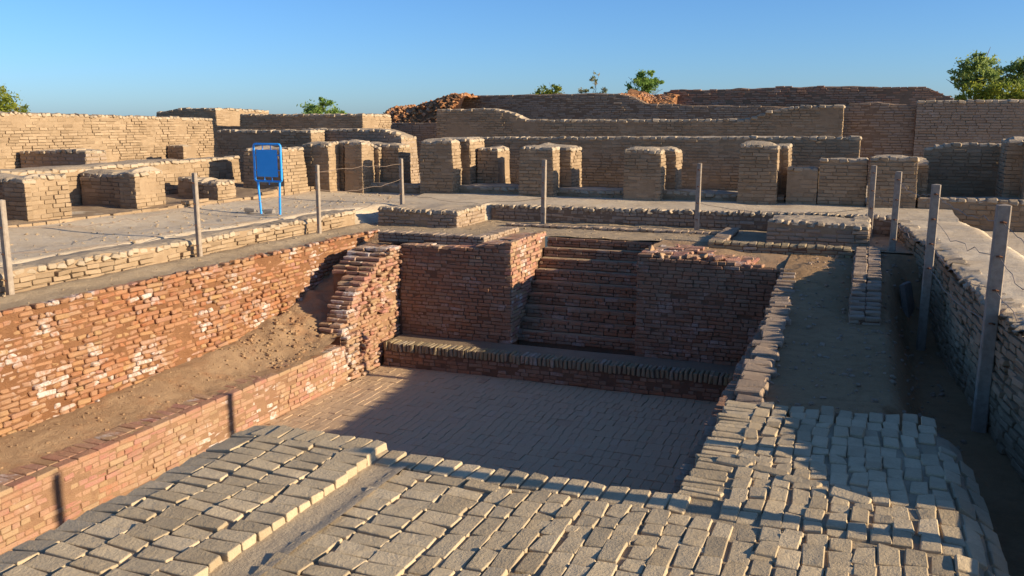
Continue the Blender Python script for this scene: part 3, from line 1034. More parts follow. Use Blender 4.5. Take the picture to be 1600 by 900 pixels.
while y < 16.95:
    for x_ in (-0.0, 0.2):
        BS.add((x_, y + 0.075, stz(y) - 0.03 + rng.normal(0, 0.006)), (0, 1, 0), (-1, 0, 0), (0.14, 0.195, 0.06), 0.012, 0.03)
    y += 0.152
BS.emit(sw, M['far_brown'], 'top_brick', 5, 100, 0.005, flat=True)

# =================================================================== TERRACE WALLS AND BLOCKS
wall('terrace_wall', 'low crumbling mud wall edging the left terrace behind the fence posts', 'wall', -11.15, -10.58, 2.2, 17.35, 2.2,
     lambda x, y: 2.54 + 0.025 * fbm(x, y, 0.8, 3, 14), 'E', ch=0.075, bl=0.28, out=0.012, wob=0.04, tilt=0.03, miss=0.02, dome=0.03, copw=0.16, rough=0.02, copup=-0.005)
wall('terrace_wall', 'long low brick wall with scalloped pale top behind the bath', 'wall', -8.2, 0.58, 19.45, 19.95, 2.18,
     prof([(-8.3, 2.57), (-4, 2.59), (0.6, 2.62)]), 'S', mat='far_brown', cmat='far_core', ch=0.082, bl=0.30, out=0.008, joint=0.013, miss=0.01, dome=0.0, copw=0.12, copacross=0.34, bond='english')
wall('brick_block', 'low square mud-topped brick block on the left of the far deck', 'platform', -10.12, -8.16, 17.5, 19.05, 2.2,
     lambda x, y: 2.60 + 0.02 * fbm(x, y, 1.0, 3, 2), 'SE', mat='far_brown', ch=0.078, bl=0.27, out=0.009, joint=0.012, wob=0.02, copw=0.125)
wall('brick_block', 'low mud-topped brick block on the right of the far deck', 'platform', -1.73, 0.1, 17.7, 19.2, 2.2,
     lambda x, y: 2.61 + 0.02 * fbm(x, y, 1.0, 3, 5), 'SE', mat='far_brown', ch=0.078, bl=0.27, out=0.009, joint=0.012, wob=0.02, copw=0.14)

# thick wall on the right, sunlit top
WX = lambda y: np.interp(y, [6.4, 7.5, 8.9, 9.8, 11.5, 13.6, 15.1, 19.5], [1.84, 1.68, 1.52, 1.40, 1.26, 1.13, 1.05, 0.58])
WZ = lambda y: np.interp(y, [6.4, 7.0, 8.5, 10.8, 14.0, 19.5, 22], [2.52, 2.57, 2.61, 2.61, 2.59, 2.57, 2.59])
EX = lambda y: np.interp(y, [6, 15, 18.7, 21.7], [2.6, 2.26, 2.04, 1.66])
tw = thing('thick_wall', 'thick mud brick wall on the right with a broad sunlit top', 'wall', (1.4, 12, 1.1))
ny_, nx_ = 130, 12
Yg = np.linspace(6.55, 20.6, ny_)
V, Q = [], []
for yv in Yg:
    a, b = float(WX(yv)) + 0.045, float(EX(yv))
    for i in range(nx_):
        t = i / (nx_ - 1)
        xv = a + (b - a) * t
        zz = float(WZ(yv)) - 0.02 - 0.05 * (1 - min(1, t * 6)) ** 2 - 0.05 * (1 - min(1, (1 - t) * 6)) ** 2
        zz += 0.018 * float(fbm(xv, yv, 1.3, 4, 15)) + 0.008 * float(fbm(xv, yv, 7, 3, 16))
        V.append((xv, yv, zz))
    V.append((a, yv, 0.9))
    V.append((b, yv, 0.9))
k_ = nx_ + 2
for j in range(ny_ - 1):
    for i in range(nx_ - 1):
        Q.append((j * k_ + i, j * k_ + i + 1, (j + 1) * k_ + i + 1, (j + 1) * k_ + i))
    Q.append((j * k_ + nx_, j * k_, (j + 1) * k_, (j + 1) * k_ + nx_))
    Q.append((j * k_ + nx_ - 1, j * k_ + nx_ + 1, (j + 1) * k_ + nx_ + 1, (j + 1) * k_ + nx_ - 1))
for i in range(nx_ - 1):
    pass
V2 = len(V)
Q.append((nx_, nx_ + 1, nx_ - 1, 0))
tc = mesh_obj('mud_core', V, [np.array(Q)], M['path'], tw, True)
tc.data.materials.append(M['mud_core'])
tc.data.polygons.foreach_set("material_index", np.array([1 if (nx_ in [v % k_ for v in q] or nx_ + 1 in [v % k_ for v in q]) else 0 for q in Q], np.int32))
BS, CP = Bricks(), Bricks()
ys_ = [19.5, 15.1, 13.6, 11.5, 9.8, 8.9, 7.5, 6.58]
for a, b in zip(ys_[:-1], ys_[1:]):
    A, Bp = np.array([float(WX(a)), a]), np.array([float(WX(b)), b])
    L = np.linalg.norm(Bp - A)
    u = (Bp - A) / L
    n = np.array([u[1], -u[0]])
    if n[0] > 0:
        n = -n
    yy = lambda s, a=a, u=u: a + u[1] * s
    face(BS, A, u, n, L, 1.0, lambda s: float(WZ(yy(s))) - 0.13, ch=0.085, bl=0.29, out=0.008, wob=0.02, joint=0.012, tilt=0.02, bond='run', bev=0.014)
    coping(CP, A, u, n, L, lambda s: float(WZ(yy(s))) - 0.02, wd=0.17, across=0.30, h=0.12, over=0.01, bev=0.05)
BS.emit(tw, M['mud'], 'brick', 8, 300, 0.005, True)
CP.emit(tw, M['mud_cap'], 'coping_brick', 6, 120, 0.012, True, True)

# =================================================================== PILLARS
NL = ['leftmost', 'second', 'third', 'fourth', 'fifth']


def pier(label, parts, group, name='brick_pier', **kw):
    """several boxes (x0, x1, y0, y1, z1, faces) that make one stepped pier"""
    x0 = min(p[0] for p in parts)
    x1 = max(p[1] for p in parts)
    r = thing(name, label, 'pier', ((x0 + x1) / 2, min(p[2] for p in parts), 2.55), group)
    for (a, b, c, d, z, f) in parts:
        zz = lambda x, y, z=z, a=a: z - 0.02 + 0.07 * fbm(x, y, 0.9, 3, int(abs(a * 3)) % 9)
        wall('', '', '', a, b, c, d, 2.52, zz, f, root=r, limit=150, px=7.5, **{**dict(ch=0.085, bl=0.29, dome=0.09, joint=0.006, out=0.004, wob=0.020, batter=0.018, tilt=0.014), **kw})
    return r


NG = 'piers along the north terrace'
pier('stepped mud brick pier, tallest and leftmost of the far row behind the bath', [(-11.08, -10.1, 21.4, 22.0, 3.99, 'SE'), (-10.95, -10.22, 22.0, 22.14, 3.9, 'E'), (-11.0, -9.92, 22.14, 23.2, 4.02, 'SE'), (-9.9, -9.25, 22.5, 23.4, 3.82, 'SE')], NG)
pier('mud brick pier standing behind the fence post left of the steps', [(-8.26, -7.32, 21.4, 22.0, 3.91, 'SE'), (-8.15, -7.45, 22.0, 22.14, 3.8, 'E'), (-8.2, -7.08, 22.14, 23.1, 3.9, 'SE')], NG)
pier('smallest round-topped mud brick pier of the far row, directly behind the steps', [(-5.53, -4.6, 21.4, 22.0, 3.84, 'SE'), (-5.4, -4.72, 22.0, 22.14, 3.76, 'E'), (-5.45, -4.38, 22.14, 23.0, 3.84, 'SE')], NG)
pier('mud brick pier just right of the middle fence post behind the bath', [(-2.8, -1.9, 21.4, 22.0, 3.92, 'SE'), (-2.7, -2.0, 22.0, 22.14, 3.8, 'E'), (-2.75, -1.72, 22.14, 23.1, 3.92, 'SE')], NG)
pier('broad mud brick pier with knobbly coping behind the right corner posts', [(0.02, 1.03, 21.4, 22.2, 3.75, 'SE'), (0.15, 1.28, 22.25, 23.0, 3.68, 'SE')], NG, copw=0.2)
wall('low_wall', 'mud brick infill wall stepping up to the broad right pier', 'wall', -1.02, 0.0, 21.55, 22.1, 2.5, 3.66, 'SE', copw=0.2)
wall('low_wall', 'rough low mud brick infill beside the fourth far pier', 'wall', -1.72, -1.03, 21.55, 22.2, 2.5, 3.46, 'S', joint=0.016, ch=0.10, copw=0.2)
wall('plinth', 'low shaded mud plinth linking the far piers behind the bath', 'plinth', -13.4, -1.75, 21.75, 22.6, 2.5, lambda x, y: 2.83 + 0.03 * fbm(x, y, 0.8, 3, 8), 'S', dome=0.02, ch=0.1, copw=0.2, copup=-0.01)
wall('plinth', 'low mud brick plinth below the shaded right-hand wall', 'plinth', 1.06, 4.5, 21.4, 22.3, 2.1, lambda x, y: 2.86 + 0.02 * fbm(x, y, 0.8, 3, 9), 'S', dome=0.02, ch=0.11, bl=0.30, joint=0.015, copw=0.2)
wall('shaded_wall', 'shaded mud brick wall with knobbly pale coping right of the broad pier', 'wall', 1.22, 2.95, 23.6, 24.2, 2.5, prof([(1.2, 3.86), (1.5, 3.9), (1.75, 3.98), (2.9, 3.98)]), 'S', copw=0.2)
pier('tall shaded mud brick pier cut by the right edge of the picture', [(2.78, 3.4, 22.2, 23.6, 4.08, 'SW'), (3.1, 4.6, 21.7, 23.6, 4.1, 'SW')], NG)

# west colonnade
WG = 'piers along the west terrace'
pier('sunlit mud brick pier nearest the left edge of the picture', [(-15.1, -14.5, 12.2, 13.2, 3.46, 'SE'), (-15.4, -15.1, 12.4, 13.1, 3.4, 'S'), (-16.4, -15.42, 12.6, 13.3, 3.44, 'SE')], WG)
pier('sunlit mud brick pier at the left cut by the picture edge', [(-15.1, -14.5, 9.7, 10.7, 3.44, 'SE'), (-16.3, -15.4, 10.0, 11.4, 3.42, 'SE')], WG)
pier('sunlit mud brick pier second from the left with a shaded recess', [(-14.98, -14.5, 14.9, 15.8, 3.49, 'SE'), (-15.3, -14.98, 15.05, 15.7, 3.42, 'S'), (-16.35, -15.35, 15.15, 16.1, 3.42, 'SE')], WG)
pier('low dome-topped mud pier with plastered cracked front left of the blue sign', [(-14.95, -14.5, 17.5, 18.2, 3.10, 'SE'), (-15.25, -14.95, 17.55, 18.3, 3.04, 'S'), (-15.9, -15.25, 17.7, 18.5, 3.12, 'SE')], WG)
pier('leaning mud brick pier directly behind the blue sign', [(-15.35, -14.0, 19.5, 20.6, 3.84, 'SE')], WG, batter=0.06)
pier('grooved mud brick pier between the blue sign and the corner', [(-14.45, -13.55, 20.9, 21.5, 3.93, 'SE'), (-14.4, -13.45, 21.5, 21.9, 3.85, 'E'), (-14.3, -13.2, 21.9, 22.6, 3.97, 'SE')], WG)
pier('grooved mud brick pier left of the dark corner wall end', [(-13.35, -12.75, 21.3, 22.0, 3.95, 'SE'), (-13.2, -12.65, 22.0, 22.2, 3.85, 'E'), (-13.2, -12.1, 22.2, 22.9, 3.9, 'SE')], WG)
wall('low_wall', 'long sunlit mud wall joining the backs of the left-hand piers', 'wall', -17.3, -16.4, 6.0, 20.8, 2.5, lambda x, y: 3.46 + 0.04 * fbm(x, y, 0.5, 3, 3) + 0.006 * (y - 12), 'E', wob=0.03, copw=0.22, dome=0.06, ch=0.1)
wall('plinth', 'low mud footing under the left-hand piers', 'plinth', -16.4, -14.05, 6.0, 21.0, 2.45, lambda x, y: 2.68 + 0.04 * fbm(x, y, 0.9, 3, 6) + 0.1 * sstep(18.4, 19.4, y), 'SE', cop=False, dome=0.0, wob=0.05, out=0.012, miss=0.05, capm='mud_cap')

# =================================================================== BACK WALLS
wall('corner_wall', 'dark mud brick wall ending in a sunlit leaning face at the corner of the piers', 'wall', -15.9, -12.4, 22.95, 24.0, 2.5,
     prof([(-16, 4.27), (-13.1, 4.27), (-12.7, 4.16), (-12.3, 4.0)]), 'SE', mat='far_brown', batter=0.035, joint=0.012, ch=0.085, copw=0.19)
wall('shaded_wall', 'dark shaded mud wall behind the blue sign with a sunlit end', 'wall', -18.3, -14.95, 22.2, 22.9, 2.5, 4.24, 'SE', copw=0.17)
wall('boundary_wall', 'long high sunlit mud brick wall along the left side', 'wall', -21.9, -21.0, 10.0, 25.3, 2.5,
     prof([(10, 4.82), (17, 4.73), (25.3, 4.60)], 1), 'E', ch=0.08, bl=0.29, wob=0.03, copw=0.15, out=0.008, tilt=0.015)
wall('low_wall', 'rough dark-fronted low wall at the foot of the high left wall', 'wall', -20.9, -18.6, 17.5, 18.2, 2.5, prof([(-21, 3.70), (-19, 3.79), (-18.5, 3.74)]), 'SE', mat='far_brown', joint=0.02, ch=0.10, copw=0.2)
wall('low_wall', 'small dark recess wall under the far end of the high left wall', 'wall', -20.95, -20.3, 23.0, 23.6, 2.5, 3.74, 'S')
wall('back_block', 'highest brick block at the left skyline with a sunlit right face', 'wall', -25.2, -22.4, 27.2, 30.4, 2.2, lambda x, y: 4.93 + 0.04 * fbm(x, y, 0.5, 2, 1) - 0.12 * sstep(-24.0, -25.0, x), 'SE', joint=0.014, px=8, copw=0.2)
wall('back_wall', 'dark brick wall on the left skyline ending in a plain sunlit end', 'wall', -21.2, -16.1, 27.0, 29.0, 2.3, 4.74, 'SE', mat='mud', joint=0.013, copw=0.2)
wall('arcade_wall', 'long shaded mud wall with scalloped pale top behind the far piers', 'wall', -11.55, -0.22, 25.0, 25.6, 2.5, lambda x, y: prof([(-11.6, 3.98), (-11, 4.03), (-0.2, 4.10)])(x, y) + 0.008 * fbm(x, y, 1, 2, 4), 'SE', copw=0.19, wob=0.015)
wall('shaded_wall', 'stepped shaded mud wall with a slumped left shoulder above the arcade wall', 'wall', -14.3, -0.78, 29.0, 29.6, 2.5,
     prof([(-14.3, 4.90), (-12.1, 4.93), (-11.4, 4.78), (-10.95, 4.56), (-9.8, 4.54), (-3.6, 4.56), (-2.87, 4.83), (-1.94, 4.96), (-0.7, 4.97)]), 'SE', copw=0.2, wob=0.02)
wall('back_wall', 'brown brick wall with uneven top behind the corner of the arcade wall', 'wall', -0.82, 1.24, 30.0, 30.6, 2.5, prof([(-0.8, 4.99), (0.13, 5.08), (0.6, 5.0), (1.3, 4.96)]), 'S', mat='far_brown', cmat='far_core', cop=False, ch=0.08, bl=0.28, joint=0.016, out=0.008, smooth=False)
wall('back_wall', 'high shaded mud wall with rounded coping at the right edge', 'wall', 1.24, 8.0, 29.8, 30.5, 2.3, 5.10, 'S', copw=0.21, wob=0.02, mat='far_brown')
wall('back_wall', 'long grey brick ruin wall on the skyline left of the red wall', 'wall', -16.6, 0.2, 36.0, 36.8, 2.3,
     prof([(-16.6, 5.53), (-15.3, 5.58), (-12.2, 5.62), (-9.6, 5.6), (-8.9, 5.45), (-8.4, 5.2), (-6.5, 5.12), (-4, 5.05), (0.2, 4.95)]), 'S', mat='far_brown', cmat='far_core', cop=False, ch=0.085, bl=0.30, joint=0.018, out=0.012, miss=0.015, smooth=False)
wall('back_wall', 'long dark red brick ruin wall on the skyline at right', 'wall', -8.0, 2.75, 37.2, 38.0, 2.3,
     lambda x, y: prof([(-8, 5.62), (-7.6, 5.78), (-6.1, 5.74), (-4.9, 5.80), (-0.5, 5.79), (1.9, 5.72), (2.3, 5.55), (2.75, 5.3)])(x, y) + 0.03 * fbm(x, y, 1.3, 3, 2), 'SE', mat='far_red', cmat='far_core', cop=False, ch=0.085, bl=0.30, joint=0.018, out=0.015, miss=0.02, smooth=False)
wall('back_wall', 'low shaded wall below the orange rubble heap', 'wall', -17.2, -14.2, 30.2, 30.8, 2.3, 4.42, 'S', mat='far_brown', cmat='far_core', cop=False)

# heap of fallen orange bricks and crumbled wall tops
hp = thing('rubble_heap', 'heap of fallen orange bricks against the left end of the skyline wall', 'rubble', (-18, 35, 2.3))
hz = lambda x, y: 2.3 + np.maximum(0, np.interp(x, [-21.5, -20.3, -19.1, -18.2, -17.2, -16.5, -15.5], [1.2, 2.1, 2.72, 2.8, 3.06, 3.22, 3.25]) * np.exp(-((y - 35.4) / 2.2) ** 4) + 0.10 * fbm(x, y, 1.2, 4, 5))
sheet('dirt_mound', -21.5, -15.6, 33.2, 37.6, 0.2, hz, M['red_core'], hp)
BS = Bricks()
for i in range(1700):
    x, y = rng.uniform(-21.3, -15.8), rng.uniform(33.3, 37.2)
    a = rng.uniform(0, 6.28)
    BS.add((x, y, float(hz(np.array(x), np.array(y))) + 0.03), (math.cos(a), math.sin(a), rng.normal(0, 0.4)), (-math.sin(a), math.cos(a), rng.normal(0, 0.4)), (rng.uniform(0.12, 0.28), 0.13, 0.07), 0.012, 0.1)
BS.emit(hp, M['rubble'], 'loose_brick', 99, 0, 0.006)
hp2 = thing('rubble_heap', 'crumbled sunlit bricks on top of the skyline wall where grey meets red', 'rubble', (-8.2, 36.4, 5.0))
BS = Bricks()
for i in range(260):
    x = rng.uniform(-9.6, -7.4)
    t = rng.random()
    z = float(np.interp(x, [-9.6, -8.9, -8.4, -7.4], [5.58, 5.42, 5.2, 5.15])) + t * float(np.interp(x, [-9.6, -8.6, -7.4], [0.04, 0.3, 0.5]))
    a = rng.uniform(-0.6, 0.6)
    BS.add((x, 36.3 + t * 0.9, z), (math.cos(a), math.sin(a), rng.normal(0, 0.1)), (-math.sin(a), math.cos(a), 0), (rng.uniform(0.16, 0.28), 0.14, 0.07), 0.012, 0.1)
BS.emit(hp2, M['rubble'], 'loose_brick', 99, 0, 0.006)
core('brick_core', -9.4, -7.4, 36.5, 37.3, 4.6, lambda x, y: np.interp(x, [-9.4, -8.9, -8.4, -7.4], [5.5, 5.35, 5.15, 5.2]) + 0.5 * (y - 36.5), M['red_core'], hp2, 0.0, 0.15, 0, 0.05)


# =================================================================== FENCE
def tube(pts, r, k=6):
    pts = np.array(pts, float)
    n = len(pts)
    V, Q = [], []
    for i in range(n):
        t = pts[min(i + 1, n - 1)] - pts[max(i - 1, 0)]
        t /= np.linalg.norm(t)
        a = np.cross(t, [0, 0, 1]) if abs(t[2]) < 0.9 else np.cross(t, [0, 1, 0])
        a /= np.linalg.norm(a)
        b = np.cross(t, a)
        rr = r[i] if hasattr(r, '__len__') else r
        for j in range(k):
            V.append(pts[i] + rr * (a * math.cos(2 * math.pi * j / k) + b * math.sin(2 * math.pi * j / k)))
    for i in range(n - 1):
        for j in range(k):
            Q.append((i * k + j, i * k + (j + 1) % k, (i + 1) * k + (j + 1) % k, (i + 1) * k + j))
    return np.array(V), np.array(Q)


POSTS = [(-10.42, 8.38, 2.2, 0.085, 'left edge of the picture'), (-10.39, 12.0, 2.2, 0.08, 'second from the left, on the left deck'),
         (-10.27, 15.4, 2.2, 0.075, 'third from the left, in front of the grooved piers'), (-10.39, 19.15, 2.45, 0.09, 'at the far left corner behind the square block'),
         (-6.78, 19.15, 2.2, 0.10, 'just left of the bath steps'), (-3.31, 19.18, 2.2, 0.10, 'on the far deck right of the bath steps'),
         (0.12, 19.3, 2.2, 0.11, 'behind the right-hand square block'), (0.5, 17.2, 1.95, 0.115, 'against the far end of the thick right wall'),
         (0.89, 13.95, 1.12, 0.125, 'second nearest against the thick right wall'), (1.285, 10.3, 1.2, 0.14, 'nearest and widest, against the thick right wall'),
         (1.55, 7.3, 1.2, 0.13, 'just outside the right edge against the thick wall'),
         (1.95, 5.98, 1.6, 0.14, 'at the corner nearest the camera beside the pavement')]
PT = []
for i, (x, y, z0, wd, lab) in enumerate(POSTS):
    lean = rng.normal(0, 0.008, 2)
    zt = 3.64 + rng.normal(0, 0.015)
    if i == 0:
        zt = 3.5
    r = thing('fence_post', 'square weathered concrete fence post ' + lab, 'post', (x, y, z0), 'posts of the wire fence')
    B = Bricks()
    V, Qs = [], []
    for j, t in enumerate(np.linspace(0, 1, 6)):
        h = wd / 2 * (1.0 - 0.06 * t)
        c = np.array([x + lean[0] * (zt - z0) * t, y + lean[1] * (zt - z0) * t, z0 + (zt - z0) * t])
        bv = 0.012
        for (a, b) in ((-h, -h + bv), (-h + bv, -h), (h - bv, -h), (h, -h + bv), (h, h - bv), (h - bv, h), (-h + bv, h), (-h, h - bv)):
            V.append(c + np.array([a + rng.normal(0, 0.0015), b + rng.normal(0, 0.0015), 0]))
        if j:
            for q in range(8):
                Qs.append(((j - 1) * 8 + q, (j - 1) * 8 + (q + 1) % 8, j * 8 + (q + 1) % 8, j * 8 + q))
    V.append(c + np.array([0, 0, 0.012]))
    Tt = [(40 + q, 40 + (q + 1) % 8, 48) for q in range(8)]
    mesh_obj('shaft', V, [np.array(Qs), np.array(Tt)], M['post'], r)
    heads = []
    for hz_ in (3.5, 3.15, 2.8, 2.45):
        if hz_ > zt - 0.08 or hz_ < z0 + 0.2:
            hz_ = min(hz_, zt - 0.12)
        t = (hz_ - z0) / (zt - z0)
        c = np.array([x + lean[0] * (zt - z0) * t, y + lean[1] * (zt - z0) * t, hz_])
        V_, Q_ = tube([c + [-wd * 0.2, -wd * 0.5 - 0.012, 0], c + [0, -wd * 0.5 - 0.02, 0.004], c + [wd * 0.22, -wd * 0.5 - 0.012, -0.006]], 0.010, 5)
        mesh_obj('wire_staple', V_, [Q_], M['rust'], r)
        heads.append(c)
    PT.append(heads)


def strand(a, b, sag, lab, kink=0.02, parts=14):
    pts = []
    for i in range(parts + 1):
        t = i / parts
        p = a * (1 - t) + b * t
        e = math.sin(math.pi * t)
        p = p + np.array([rng.normal(0, kink * 0.4) * e, rng.normal(0, kink * 0.4) * e, -sag * 4 * t * (1 - t) + rng.normal(0, kink) * e])
        pts.append(p)
    V_, Q_ = tube(pts, 0.0045, 4)
    o = mesh_obj('fence_wire', V_, [Q_], M['wire'])
    o["label"], o["category"], o["group"] = lab, 'wire', 'strands of the wire fence'


HN = ['upper', 'second', 'third', 'lowest']
SP = {(0, 1): ((1, .12), (2, .1)), (1, 2): ((1, .08), (2, .10)), (2, 3): ((0, -.02), (1, .12), (2, .16)), (3, 4): ((2, .15), (3, .05)), (4, 5): ((3, .1),),
      (5, 6): ((2, .16), (3, .05)), (6, 7): ((1, .1), (2, .15)), (7, 8): ((0, .12), (2, .12)), (8, 9): ((0, .08), (1, .1), (2, .14), (3, .1)), (9, 10): ((0, .1), (1, .14), (2, .1))}
PN = ['the two leftmost deck posts', 'the second and third left posts', 'the third left post and the far corner post', 'the far corner post and the post left of the steps',
      'the two posts behind the bath steps', 'the post right of the steps and the right block', 'the right block post and the thick wall', 'the two farther posts of the thick wall',
      'the two nearest posts of the thick wall', 'the nearest post and the picture edge']
for (i, j), lst in SP.items():
    for (k, sag) in lst:
        strand(PT[i][k], PT[j][k], sag, f'{HN[k]} rusty wire between {PN[i]}')

# =================================================================== SIGN
sg = thing('blue_sign', 'blank blue metal notice board on tubular blue legs on the left terrace', 'sign', (-11.95, 16.0, 2.58))
ang = math.radians(-4)
cx, cy = -11.86, 15.95


def sp_(u, z, off=0.0):
    return np.array([cx + u * math.cos(ang) - off * math.sin(ang), cy + u * math.sin(ang) + off * math.cos(ang), z])


loop = []
zl, zh, hw, rr = 3.25, 4.03, 0.36, 0.05
for (uc, zc, a0) in ((hw - rr, zh - rr, 0), (-hw + rr, zh - rr, 90), (-hw + rr, zl + rr, 180), (hw - rr, zl + rr, 270)):
    for q in range(4):
        a = math.radians(a0 + q * 30)
        loop.append(sp_(uc + rr * math.cos(a), zc + rr * math.sin(a)))
loop.append(loop[0])
V_, Q_ = tube(loop + [loop[1]], 0.024, 8)
sframe = mesh_obj('frame', V_, [Q_], M['blue'], sg, True)
for u0, u1 in ((-0.29, -0.24), (0.30, 0.27)):
    V_, Q_ = tube([sp_(u1, 2.5), sp_(u1 * 0.5 + u0 * 0.5, 2.9), sp_(u0, zl)], 0.024, 8)
    mesh_obj('leg', V_, [Q_], M['blue'], sg, True)
V = []
for off in (-0.012, 0.012):
    for (u, z) in ((-0.285, 3.345), (0.255, 3.345), (0.255, 3.915), (-0.285, 3.915)):
        V.append(sp_(u, z, off))
mesh_obj('panel', V, [np.array([(0, 1, 2, 3), (7, 6, 5, 4), (0, 4, 5, 1), (1, 5, 6, 2), (2, 6, 7, 3), (3, 7, 4, 0)])], M['blue_panel'], sg)
for (a, b) in (((-0.12, 3.90), (-0.12, 4.02)), ((0.10, 3.90), (0.10, 4.02)), ((-0.10, 3.36), (-0.10, 3.25)), ((0.10, 3.36), (0.10, 3.25)),
               ((-0.285, 3.80), (-0.36, 3.80)), ((-0.285, 3.48), (-0.36, 3.48)), ((0.25, 3.80), (0.36, 3.80)), ((0.25, 3.48), (0.36, 3.48)), ((0.02, 3.25), (0.02, 3.18))):
    V_, Q_ = tube([sp_(*a), sp_(*b)], 0.011, 6)
    mesh_obj('bracket', V_, [Q_], M['blue'], sframe, True)

for (x, y, lab) in ((-12.28, 15.85, 'dark loose brick lying at the left foot of the blue sign'), (-11.72, 15.72, 'dark loose brick lying at the right foot of the blue sign')):
    r = Bricks()
    tt = thing('loose_brick', lab, 'brick', (x, y, 2.6))
    r.add((x, y, 2.63), (1, 0.2, 0), (0, 1, 0), (0.24, 0.14, 0.09), 0.015)
    r.emit(tt, M['stone'], 'brick_body', 0, 5, 0.008)
tt = thing('stone_slab', 'grey stone slab leaning against the foot of the thick right wall', 'slab', (0.75, 15.0, 1.4))
r = Bricks()
r.add((0.72, 15.1, 1.72), (0.25, 0.9, 0.0), (-0.25, 0.0, 1.0), (0.5, 0.62, 0.09), 0.02)
r.emit(tt, M['stone'], 'slab_body', 0, 5, 0.012)


# =================================================================== CRUMBS AND CLODS
def crumbs(name, label, mat, n, area, zf, smin, smax, parent=None, keep=None):
    B = Bricks()
    k = 0
    while k < n:
        x, y = rng.uniform(area[0], area[1]), rng.uniform(area[2], area[3])
        if keep is not None and not keep(x, y):
            k += 1
            continue
        sz = smin + (smax - smin) * rng.random() ** 3
        a = rng.uniform(0, 6.28)
        B.add((x, y, float(zf(np.array(x), np.array(y))) + sz * 0.12), (math.cos(a), math.sin(a), rng.normal(0, 0.3)), (-math.sin(a), math.cos(a), rng.normal(0, 0.3)),
              (sz, sz * rng.uniform(0.5, 0.9), sz * rng.uniform(0.35, 0.7)), sz * 0.15)
        k += 1
    C, R_, D, Bv = np.array(B.C), np.array(B.R), np.array(B.D), np.array(B.B)
    V = brick_verts(D, Bv, 0.12 * D.min(), rng)
    V = np.einsum('nij,nkj->nki', R_, V) + C[:, None]
    off = (np.arange(len(C)) * 24)[:, None, None]
    o_ = mesh_obj(name, V.reshape(-1, 3), [(QT[None] + off).reshape(-1, 4), (TT[None] + off).reshape(-1, 3)], mat, None, False, 'stuff', np.repeat(rng.random(len(C)), 24))
    o_["label"], o_["category"] = label, 'crumbs'


crumbs('brick_crumbs', 'brick crumbs and clods scattered on the dirt bank', M['red_dirt'], 420, (-9.45, -8.6, 3.5, 13.2), z_bank, 0.012, 0.05)
crumbs('dirt_clods', 'rough dirt clods on the bank beside the broken wall end', M['red_dirt'], 260, (-9.4, -8.35, 11.3, 13.0), z_bank, 0.02, 0.085)
crumbs('gravel', 'loose brown gravel and brick crumbs on the deck', M['dirt'], 2200, (-10.5, 0.4, 3.0, 19.3), z_deck, 0.010, 0.055, keep=lambda x, y: bool(keep_deck(np.array(x), np.array(y))))
crumbs('gravel', 'loose crumbs scattered over the left terrace path', M['dirt'], 900, (-14.4, -11.1, 8.0, 21.5), z_terr, 0.010, 0.06)
crumbs('brick_crumbs', 'crumbs and dust lumps on the bath floor along the left wall', M['dirt'], 240, (-8.2, -7.85, 9.5, 14.2), lambda x, y: 0 * x, 0.006, 0.03)
crumbs('gravel', 'dark crumbs on the shaded side path', M['far_brown'], 900, (-0.85, 1.1, 8.5, 16.8), z_side, 0.012, 0.07)

